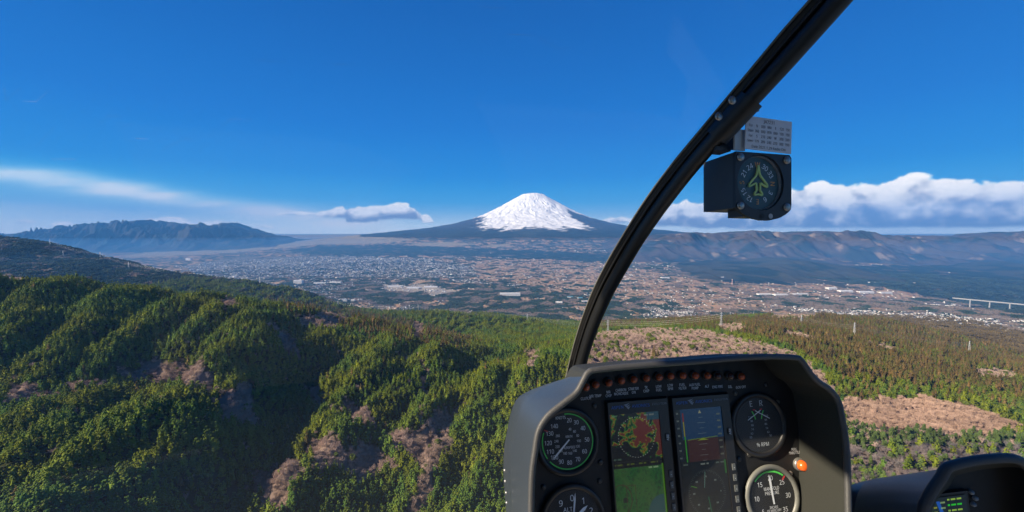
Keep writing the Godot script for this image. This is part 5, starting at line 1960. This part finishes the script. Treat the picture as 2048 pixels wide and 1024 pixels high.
func flight_screen() -> Image:
	var w := 160
	var h := 360
	var im := Image.create(w, h, false, Image.FORMAT_RGB8)
	im.fill(Color(0.010, 0.020, 0.016))
	im.fill_rect(Rect2i(0, 0, w, 92), Color(0.04, 0.17, 0.30))
	im.fill_rect(Rect2i(0, 0, 18, 156), Color(0.02, 0.06, 0.09))
	im.fill_rect(Rect2i(34, 92, 104, 66), Color(0.20, 0.085, 0.05))
	im.fill_rect(Rect2i(138, 92, 22, 66), Color(0.11, 0.06, 0.04))
	for x in range(34, 138):
		im.set_pixel(x, 90 - int((x - 86) * 0.05), Color(0.35, 0.45, 0.08))
		im.set_pixel(x, 91 - int((x - 86) * 0.05), Color(0.35, 0.45, 0.08))
	for x in range(-18, 19):
		for y in 7:
			if y >= absf(x) * 0.33: im.set_pixel(86 + x, 90 + y, Color(0.42, 0.50, 0.05))
	im.fill_rect(Rect2i(24, 12, 4, 26), Color(0.45, 0.06, 0.05))
	im.fill_rect(Rect2i(24, 38, 4, 44), Color(0.48, 0.45, 0.06))
	im.fill_rect(Rect2i(25, 82, 4, 76), Color(0.16, 0.50, 0.08))
	for k in 9:
		if k == 4: continue
		var y := 28 + k * 16
		im.fill_rect(Rect2i(86 - (14 if k % 2 else 7), y, 28 if k % 2 else 14, 1), Color(0.42, 0.46, 0.46))
	for k in 7:
		screen_letters(im, 4, 10 + k * 22, 3, Color(0.34, 0.38, 0.36))
		screen_letters(im, 142, 20 + k * 20, 4, Color(0.34, 0.36, 0.30))
	for x in range(-5, 6):
		for y in 12:
			if y > absf(x) * 2.0: im.set_pixel(84 + x, 4 + y, Color(0.5, 0.5, 0.4))
	screen_letters(im, 70, 164, 7, Color(0.45, 0.48, 0.45))
	screen_letters(im, 8, 162, 6, Color(0.30, 0.36, 0.32))
	screen_letters(im, 122, 164, 7, Color(0.30, 0.36, 0.32))
	for k in 72:
		var a := TAU * k / 72.0
		for s in (8 if k % 2 == 0 else 4):
			im.set_pixel(clampi(int(82 + cos(a) * (62 - s)), 0, w - 1), clampi(int(250 + sin(a) * (66 - s)), 0, h - 1), Color(0.40, 0.44, 0.42))
	var n := noise(0.09, 3, 74)
	for y in range(256, h):
		for x in range(20, 146):
			if Vector2(x - 82.0, y - 250.0).length() < 58.0 and n.get_noise_2d(x, y) > -0.1 and absf(x - 82.0) < 54.0: im.set_pixel(x, y, Color(0.06, 0.08, 0.04))
	for s in 46:
		im.fill_rect(Rect2i(80 - int(s * 0.15), 190 + s, 2, 1), Color(0.35, 0.5, 0.45))
		im.fill_rect(Rect2i(84 + int(s * 0.12), 262 + s, 3, 1), Color(0.08, 0.36, 0.22))
	for s in 20: im.fill_rect(Rect2i(30 + s, 226 + int(s * 0.35), 1, 2), Color(0.30, 0.55, 0.12))
	for k in 8:
		var a := TAU * k / 8.0
		screen_letters(im, int(79 + cos(a) * 44), int(247 + sin(a) * 46), 2, Color(0.42, 0.46, 0.44))
	im.fill_rect(Rect2i(150, 160, 6, 40), Color(0.10, 0.36, 0.06))
	return im

func make_side_console() -> void:
	var frame := Transform3D(cam_basis, cabin_at(1900, 1000, 0.52))
	var con := thing("side_console", "smaller hooded black console with a green digit screen at the cabin's far side", "console", frame)
	var skin := paint("side_hood_skin", Color(0.13, 0.14, 0.15), 0.34, 0.25, 60.0)
	var rim_skin := paint("side_hood_rim", Color(0.040, 0.041, 0.042), 0.45, 1.0, 90.0)
	var rim_px := [[1838, 1300], [1840, 1120], [1846, 1024], [1853, 1001], [1866, 977], [1882, 955], [1890, 940], [1902, 932], [1950, 921], [2003, 916], [2034, 919], [2056, 934], [2070, 960], [2078, 1010], [2082, 1120], [2084, 1300]]
	var mid_px := [[1770, 1300], [1770, 1120], [1776, 1024], [1782, 995], [1795, 972], [1812, 957], [1845, 944], [1884, 938], [1942, 929], [1994, 924], [2020, 930], [2038, 945], [2050, 970], [2056, 1015], [2060, 1120], [2062, 1300]]
	var far_px := [[1704, 1300], [1704, 1120], [1708, 1040], [1711, 1005], [1718, 982], [1730, 966], [1750, 957], [1800, 953], [1880, 947], [1950, 944], [1985, 950], [2005, 962], [2018, 985], [2024, 1025], [2028, 1120], [2030, 1300]]
	var rim := []
	var mid := []
	var far := []
	for i in rim_px.size():
		rim.append(cabin_at(rim_px[i][0], rim_px[i][1], 0.52))
		mid.append(cabin_at(mid_px[i][0], mid_px[i][1], 0.585))
		far.append(cabin_at(far_px[i][0], far_px[i][1], 0.66))
	rim = to_node(each_smooth(rim), frame)
	mid = to_node(each_smooth(mid), frame)
	far = to_node(each_smooth(far), frame)
	var st := st_new()
	loft(st, [rim, mid, far])
	var hood := part(con, "hood", st_mesh(st), skin)
	st = st_new()
	tube(st, rim, [0.0062], 10)
	part(hood, "rim", st_mesh(st), rim_skin)
	var foot := []
	for p in rim: foot.append(p + Vector3(0.045, -0.028, -0.03))
	st = st_new()
	loft(st, [rim, foot])
	part(hood, "lining", st_mesh(st), paint("hood_lining", Color(0.05, 0.05, 0.046), 0.65))
	st = st_new()
	st.set_smooth_group(-1)
	var flat := PackedVector2Array()
	for p in foot: flat.append(Vector2(p.x, p.y))
	var ix := Geometry2D.triangulate_polygon(flat)
	for k in range(0, ix.size(), 3):
		tri(st, foot[ix[k]], foot[ix[k + 1]], foot[ix[k + 2]])
	part(con, "panel_face", st_mesh(st), paint("panel_face", Color(0.012, 0.0125, 0.013), 0.6))
	# the dark fairing beside it
	st = st_new()
	var a := []
	var b := []
	for q in [[1700, 1300], [1690, 1100], [1690, 1000], [1696, 975], [1720, 964], [1760, 957], [1800, 955]]:
		a.append(frame.affine_inverse() * cabin_at(q[0], q[1], 0.69))
		b.append(frame.affine_inverse() * cabin_at(q[0] - 60, q[1] + 40, 0.85))
	loft(st, [each_smooth(a), each_smooth(b)])
	var c := []
	for q in [[1730, 1300], [1728, 1100], [1728, 1010], [1732, 985], [1748, 970], [1780, 962], [1810, 960]]:
		c.append(frame.affine_inverse() * cabin_at(q[0], q[1], 0.66))
	loft(st, [each_smooth(c), each_smooth(a)])
	part(con, "fairing", st_mesh(st), skin)
	# screen
	var im := Image.create(128, 96, false, Image.FORMAT_RGB8)
	im.fill(Color(0.01, 0.05, 0.06))
	im.fill_rect(Rect2i(0, 10, 30, 86), Color(0.02, 0.10, 0.03))
	for s in 26: im.fill_rect(Rect2i(26 + s, 10 + s * 3, 12, 4), Color(0.03, 0.25, 0.55))
	for r in 6:
		screen_letters(im, 64, 6 + r * 15, 12, Color(0.12, 0.75, 0.10) if r % 3 == 1 else Color(0.55, 0.68, 0.20))
		screen_letters(im, 40, 12 + r * 15, 5, Color(0.45, 0.55, 0.35))
		screen_letters(im, 4, 24 + r * 13, 6, Color(0.5, 0.5, 0.15))
	var o: Vector3 = frame.affine_inverse() * cabin_at(1893, 1012, 0.545)
	st = st_new()
	rect(st, Vector2(-0.026, -0.034), Vector2(0.026, 0.014), 0.002)
	var d := Node3D.new()
	d.name = "navigation_display"
	con.add_child(d, true)
	d.transform = Transform3D(Basis(Vector3.BACK, 0.12), o)
	part(d, "screen", st_mesh(st), mat("navigation_screen", Color(0.02, 0.02, 0.02), 0.3, {"emission_enabled": true, "emission": Color.BLACK, "emission_texture": ImageTexture.create_from_image(im), "emission_energy_multiplier": 0.5}))
	st = st_new()
	box(st, Vector3(0, -0.010, -0.002), Vector3(0.060, 0.056, 0.006))
	part(d, "bezel", st_mesh(st), paint("display_bezel", Color(0.014, 0.014, 0.016), 0.38))
	for q in [[1940, 983], [1948, 995], [1944, 1007]]:
		var p: Vector3 = frame.affine_inverse() * cabin_at(q[0], q[1], 0.548)
		st = st_new()
		ring(st, [[0.0030, 0.0], [0.0030, 0.003], [0.002, 0.0042], [0.0, 0.0045]], 14)
		part(con, "knob", st_mesh(st), paint("knob_grey", Color(0.16, 0.19, 0.22), 0.4), Transform3D(Basis(), p))

# ---------------------------------------------------------------- windshield bow
const BOW := [
	[1052, 1250, 1088, 1250, 0.54], [1080, 1010, 1114, 1010, 0.64], [1108, 860, 1142, 860, 0.69],
	[1133, 745, 1168, 745, 0.70], [1153, 668, 1191, 668, 0.66], [1179, 594, 1222, 597, 0.62], [1209, 531, 1257, 535, 0.585], [1246, 468, 1292, 476, 0.55], [1291, 397, 1336, 415, 0.52], [1343, 327, 1388, 348, 0.49], [1402, 256, 1447, 280, 0.46],
	[1454, 193, 1500, 225, 0.44], [1513, 122, 1560, 163, 0.42], [1565, 59, 1615, 104, 0.405], [1617, 0, 1672, 40, 0.39], [1680, -75, 1738, -32, 0.375], [1790, -190, 1850, -140, 0.355], [1960, -350, 2020, -290, 0.33]]
var bow_left := []
var bow_mid := []

func bow_line(t: float, back: float) -> Array:
	var out := []
	for b in BOW: out.append(cabin_at(lerpf(b[0], b[2], t), lerpf(b[1], b[3], t), b[4] + back))
	return smooth_line(out, 90)

func make_bow() -> void:
	var frame := Transform3D(Basis(), cabin_at(1150, 760, 0.7))
	var bow := thing("windshield_bow", "curved black tubular windshield bow rising from behind the console", "frame", frame)
	bow_mid = bow_line(0.70, 0.0)
	var width := []
	for b in BOW: width.append(Vector2(b[2] - b[0], b[3] - b[1]).length() / F * b[4])
	var st := st_new()
	tube(st, to_node(bow_mid, frame), [0.0098], 20)
	part(bow, "tube", st_mesh(st), paint("bow_black", Color(0.007, 0.0075, 0.0075), 0.42, 0.12, 60.0))
	# flange that holds the edge of the glass
	bow_left = bow_line(0.0, 0.006)
	var a0 := to_node(bow_line(0.02, 0.004), frame)
	var a1 := to_node(bow_line(0.50, 0.004), frame)
	var a2 := to_node(bow_line(0.50, 0.012), frame)
	var a3 := to_node(bow_line(0.02, 0.012), frame)
	st = st_new()
	loft(st, [a0, a1, a2, a3, a0])
	part(bow, "flange", st_mesh(st), paint("bow_flange", Color(0.006, 0.006, 0.006), 0.5))
	st = st_new()
	tube(st, to_node(bow_line(0.03, 0.004), frame), [0.0013], 8)
	part(bow, "sealant_bead", st_mesh(st), mat("sealant", Color(0.12, 0.118, 0.10), 0.6))
	st = st_new()
	tube(st, to_node(bow_line(0.30, 0.002), frame), [0.0019], 8)
	part(bow, "weather_strip", st_mesh(st), paint("rubber", Color(0.007, 0.007, 0.007), 0.55))

# ---------------------------------------------------------------- compass
func make_compass() -> void:
	var m := 0.24
	var frame := Transform3D(cam_basis * Basis(Vector3(1, 0, -m).normalized() * Vector3(1, 1, 1), Vector3.UP, Vector3(m, 0, 1).normalized()), cabin_at(1522, 365, 0.4582))
	var c := thing("magnetic_compass", "black boxed vertical card compass with a green aeroplane, hung from the bow", "compass", frame)
	var skin := paint("compass_case", Color(0.030, 0.032, 0.035), 0.45, 0.2, 80.0)
	var steel := mat("compass_screw", Color(0.30, 0.29, 0.27), 0.3, {"metallic": 0.8})
	# face plate: straight sides, rounded below, a hole for the dial
	var edge := [Vector2(-0.035, 0.034), Vector2(0.0434, 0.034), Vector2(0.0434, -0.029), Vector2(0.037, -0.035), Vector2(0.026, -0.0405), Vector2(0.012, -0.0435), Vector2(0.0, -0.0435), Vector2(-0.014, -0.041), Vector2(-0.026, -0.036), Vector2(-0.035, -0.0295)]
	var st := st_new()
	st.set_smooth_group(-1)
	var n := 72
	for k in n:
		var a := TAU * k / n
		var b := TAU * (k + 1) / n
		var p := [cast(edge, a), cast(edge, b)]
		var i0 := Vector3(cos(a), sin(a), 0) * 0.0322
		var i1 := Vector3(cos(b), sin(b), 0) * 0.0322
		quad(st, Vector3(p[0].x, p[0].y, 0), Vector3(p[1].x, p[1].y, 0), i1, i0)
		quad(st, Vector3(p[1].x, p[1].y, 0), Vector3(p[0].x, p[0].y, 0), Vector3(p[0].x, p[0].y, -0.004), Vector3(p[1].x, p[1].y, -0.004))
		quad(st, i0, i1, i1 + Vector3(0, 0, -0.006), i0 + Vector3(0, 0, -0.006))
	part(c, "face_plate", st_mesh(st), paint("compass_plate", Color(0.012, 0.012, 0.013), 0.5))
	# case behind it
	st = st_new()
	var q := [Vector2(-0.0345, 0.0335), Vector2(0.042, 0.0335), Vector2(0.042, -0.030), Vector2(-0.0345, -0.030)]
	var rows := []
	for z in [[-0.0042, 1.0], [-0.050, 0.985], [-0.0535, 0.965], [-0.055, 0.93]]:
		var row := []
		for k in 5:
			var e: Vector2 = q[k % 4] * z[1]
			row.append(Vector3(e.x, e.y, z[0]))
		rows.append(row)
	st.set_smooth_group(-1)
	for i in 3:
		for k in 4: quad(st, rows[i][k], rows[i][k + 1], rows[i + 1][k + 1], rows[i + 1][k])
	quad(st, rows[3][0], rows[3][1], rows[3][2], rows[3][3])
	box(st, Vector3(0.000, -0.0345, -0.017), Vector3(0.040, 0.009, 0.022))
	part(c, "case", st_mesh(st), skin)
	# dial
	var d := Node3D.new()
	d.name = "compass_card"
	c.add_child(d)
	d.position = Vector3(0, 0, -0.0055)
	st = st_new()
	disc(st, Vector3.ZERO, 0.0322)
	part(d, "card", st_mesh(st), mat("card_green_black", Color(0.014, 0.050, 0.048), 0.45))
	var pr := print_mesh()
	for k in 72:
		tick(pr, k * 5.0, 0.0258 if k % 2 == 0 else 0.0280, 0.0312, 0.0008, 0.0006)
	var names := [[30.0, "30"], [60.0, "33"], [120.0, "3"], [150.0, "6"], [210.0, "12"], [240.0, "15"], [300.0, "21"], [330.0, "24"]]
	for w in names: letters(pr, w[1], clock(w[0], 0.0215, 0.0006), 0.0058, -deg_to_rad(w[0]))
	lettering_part(d, "card_print", pr, paint("card_white", Color(0.75, 0.80, 0.82), 0.6))
	pr = print_mesh()
	for w in [[0.0, "W"], [90.0, "N"], [180.0, "E"], [270.0, "S"]]: letters(pr, w[1], clock(w[0], 0.0215, 0.0006), 0.0060, -deg_to_rad(w[0]))
	lettering_part(d, "cardinal_print", pr, paint("card_orange", Color(0.80, 0.34, 0.04), 0.6))
	# the aeroplane outline
	st = st_new()
	var plane := [Vector2(0, 0.0185), Vector2(0.0016, 0.010), Vector2(0.0030, 0.0065), Vector2(0.0125, -0.0035), Vector2(0.0125, -0.0065), Vector2(0.0030, -0.0020), Vector2(0.0022, -0.0105), Vector2(0.0055, -0.0140), Vector2(0.0055, -0.0160), Vector2(0, -0.0150)]
	for s in [-1.0, 1.0]:
		for k in plane.size() - 1:
			var a := Vector3(plane[k].x * s, plane[k].y + 0.002, 0.0016)
			var b := Vector3(plane[k + 1].x * s, plane[k + 1].y + 0.002, 0.0016)
			bar(st, a, b, 0.0018)
	part(d, "aeroplane_pointer", st_mesh(st), mat("pointer_green", Color(0.50, 0.66, 0.16), 0.5))
	st = st_new()
	ring(st, [[0.0322, 0.0], [0.0314, 0.003], [0.0306, 0.0032], [0.0304, 0.0]], 60)
	part(d, "inner_ring", st_mesh(st), paint("ring_worn", Color(0.09, 0.09, 0.085), 0.4))
	st = st_new()
	disc(st, Vector3(0, 0, -0.0012), 0.0320)
	part(c, "glass", st_mesh(st), glass("compass_glass", 0.03))
	for s in [Vector2(-0.0285, 0.0275), Vector2(0.036, 0.0275), Vector2(-0.0285, -0.0275), Vector2(0.036, -0.0275)]:
		screw(c, Vector3(s.x, s.y, 0.0002), 0.0045, steel)
	for s in [Vector2(0.0015, -0.0385), Vector2(0.013, -0.0385)]:
		st = st_new()
		disc(st, Vector3(s.x, s.y, 0.0006), 0.0030, 20)
		part(c, "adjuster_hole", st_mesh(st), mat("hole_dark", Color(0.004, 0.004, 0.004), 0.6) if s.x < 0.01 else mat("adjuster_pale", Color(0.35, 0.36, 0.36), 0.5))
	# bracket: saddle round the bow tube, tab and plate
	var inv := frame.affine_inverse()
	var seg := []
	for p in bow_mid:
		var v := pixel_of(p)
		if v.x > 1428 and v.x < 1512: seg.append(inv * p)
	var mount := Node3D.new()
	mount.name = "mounting_bracket"
	c.add_child(mount)
	st = st_new()
	tube(st, seg, [0.0142], 20)
	part(mount, "saddle", st_mesh(st), paint("bow_black", Color(0.018, 0.019, 0.019), 0.42))
	for w in [[1464, 201, 0.4240], [1437, 233, 0.4340]]:
		screw(mount, inv * cabin_at(w[0], w[1], w[2]), 0.0046, steel)
	st = st_new()
	var t0: Vector3 = inv * cabin_at(1432, 272, 0.462)
	box(st, t0 + Vector3(0.010, -0.006, 0.0), Vector3(0.028, 0.017, 0.0035))
	box(st, t0 + Vector3(0.006, -0.0155, -0.004), Vector3(0.020, 0.005, 0.018))
	var t1: Vector3 = inv * cabin_at(1508, 213, 0.442)
	box(st, t1, Vector3(0.012, 0.010, 0.004), 0.2)
	part(mount, "tab", st_mesh(st), skin)
	st = st_new()
	box(st, Vector3(-0.028, 0.0475, -0.002), Vector3(0.014, 0.024, 0.002))
	part(mount, "plate", st_mesh(st), mat("bare_aluminium", Color(0.42, 0.42, 0.40), 0.5, {"metallic": 0.3}))
	# correction card
	var card := Node3D.new()
	card.name = "correction_card"
	c.add_child(card)
	card.transform = Transform3D(Basis(Vector3.BACK, -0.035), Vector3(0.0085, 0.0545, 0.002))
	card.set_meta("label", "white printed table of headings above the dial")
	st = st_new()
	box(st, Vector3.ZERO, Vector3(0.0640, 0.0375, 0.0012))
	part(card, "plaque", st_mesh(st), mat("plaque_white", Color(0.62, 0.63, 0.66), 0.5))
	pr = print_mesh()
	var z := 0.0008
	letters(pr, "JA7231", Vector3(0, 0.0145, z), 0.0036)
	var lines := [["For", "N", "030", "060", "E", "120", "150"], ["Steer", "360", "030", "059", "090", "120", "150"], ["For", "S", "210", "240", "W", "300", "330"], ["Steer", "179", "209", "240", "270", "300", "330"]]
	for r in 4:
		for k in 7:
			letters(pr, lines[r][k], Vector3(-0.0255 + k * 0.0086, 0.0085 - r * 0.0058, z), 0.0030, 0.0, 0.85)
	letters(pr, "Date 2021.1.29 Radio ON", Vector3(0, -0.0152, z), 0.0030)
	for r in 5: thin(pr, Vector3(-0.0300, 0.0115 - r * 0.0058, z), Vector3(0.0300, 0.0115 - r * 0.0058, z))
	for k in 8: thin(pr, Vector3(-0.0300 + k * 0.00857, 0.0115, z), Vector3(-0.0300 + k * 0.00857, -0.0117, z))
	for r in [0.0175, -0.0175]: thin(pr, Vector3(-0.0300, r, z), Vector3(0.0300, r, z))
	for r in [0.0300, -0.0300]: thin(pr, Vector3(r, -0.0175, z), Vector3(r, 0.0175, z))
	lettering_part(card, "table_print", pr, mat("ink", Color(0.02, 0.02, 0.025), 0.6))

func thin(st: SurfaceTool, a: Vector3, b: Vector3) -> void:
	var s := (b - a).normalized().cross(Vector3.BACK) * 0.00028
	quad(st, a - s, a + s, b + s, b - s)

func cast(edge: Array, a: float) -> Vector2:       # where a ray from the middle meets the outline
	var d := Vector2(cos(a), sin(a))
	for k in edge.size():
		var hit_ = Geometry2D.segment_intersects_segment(Vector2.ZERO, d * 0.2, edge[k], edge[(k + 1) % edge.size()])
		if hit_ != null: return hit_
	return d * 0.035

# ---------------------------------------------------------------- windshield
func pane_point(i: int, s: float, side: float) -> Vector3:       # the glass runs from the bow out to the side and curves back
	var p: Vector3 = bow_left[i]
	return p + cam_basis * Vector3(side * s, 0.05 * s * s * side, 0.22 * s * s)

func make_windshield() -> void:
	var clear := glass("windshield_glass", 0.012)
	for side in [-1.0, 1.0]:
		var o := thing("windshield", "clear scratched windshield pane left of the bow" if side < 0.0 else "clear windshield pane right of the bow", "windshield", Transform3D(Basis(), bow_left[20]), "")
		var rows := []
		for k in 25:
			var row := []
			for i in range(0, 90, 3): row.append(pane_point(i, k / 24.0 * 1.5 + (0.0 if side < 0.0 else 0.012), side) - o.position)
			rows.append(row)
		var st := st_new()
		loft(st, rows)
		part(o, "pane", st_mesh(st), clear)
		if side > 0.0: continue
		# fine scratches in the acrylic, pixel to pixel
		var grid := []
		for k in 150:
			for i in 90:
				var p := pane_point(i, k * 0.01, -1.0)
				var v := pixel_of(p)
				if v.y < 520.0 and v.y > -60.0: grid.append([v, p])
		var marks := [[1005, 66, 1062, 72, 0.9], [1062, 72, 1150, 96, 0.5], [958, 24, 1024, 27, 0.5], [60, 300, 120, 262, 0.3], [330, 300, 400, 272, 0.3], [505, 134, 566, 122, 0.4], [655, 127, 712, 121, 0.4], [536, 183, 600, 176, 0.3], [98, 320, 160, 328, 0.5], [0, 190, 50, 180, 0.4], [40, 215, 104, 186, 0.4], [282, 268, 290, 276, 0.6], [440, 262, 500, 228, 0.3], [200, 250, 250, 224, 0.3]]
		for m in marks:
			var a := nearest(grid, Vector2(m[0], m[1]))
			var b := nearest(grid, Vector2(m[2], m[3]))
			var mid := nearest(grid, Vector2((m[0] + m[2]) * 0.5, (m[1] + m[3]) * 0.5 + 3.0))
			var inward := Vector3(0, 0, 0.0012)
			st = st_new()
			tube(st, [a + inward - o.position, mid + inward - o.position, b + inward - o.position], [0.0001, 0.0003 * (0.6 + m[4]), 0.0001], 4, false)
			part(o, "scratch", st_mesh(st), mat("scratch_%d" % int(m[4] * 3), Color(0.8, 0.85, 0.9), 0.6, {"transparency": BaseMaterial3D.TRANSPARENCY_ALPHA, "albedo_color": Color(0.92, 0.95, 1.0, 0.05 + 0.14 * int(m[4] * 3) / 3.0)}))

func nearest(grid: Array, px: Vector2) -> Vector3:
	var best := 1e9
	var out := Vector3.ZERO
	for g in grid:
		var d: float = px.distance_squared_to(g[0])
		if d < best:
			best = d
			out = g[1]
	return out

# ---------------------------------------------------------------- the rest of the cabin, round and behind the eye
func make_shell() -> void:
	var o := thing("helicopter_cabin", "dark grey cabin shell with roof, rear bulkhead, floor and low doors", "cabin", Transform3D(Basis(), EYE + Vector3(0, -0.95, 0)))
	var trim := paint("cabin_trim", Color(0.42, 0.42, 0.42), 0.8)
	var pieces := {"roof": [Vector3(0, 1.42, 0.52), Vector3(1.6, 0.04, 1.56)], "rear_bulkhead": [Vector3(0, 0.70, 1.28), Vector3(1.6, 1.42, 0.04)], "floor": [Vector3(0, 0.0, 0.25), Vector3(1.6, 0.04, 2.1)], "nose": [Vector3(0, 0.12, -0.80), Vector3(1.5, 0.22, 0.04)]}
	for k in pieces:
		var st := st_new()
		box(st, pieces[k][0], pieces[k][1])
		part(o, k, st_mesh(st), trim)
	for s in [-1.0, 1.0]:
		var st := st_new()
		box(st, Vector3(s * 0.80, 0.30, 0.72), Vector3(0.03, 0.56, 1.1))
		part(o, "door", st_mesh(st), trim)
		st = st_new()
		box(st, Vector3(s * 0.30, 0.36, 0.85), Vector3(0.46, 0.14, 0.5))
		box(st, Vector3(s * 0.30, 0.66, 1.14), Vector3(0.46, 0.66, 0.10))
		part(o, "rear_seat", st_mesh(st), paint("seat_cloth", Color(0.05, 0.05, 0.055), 0.9))
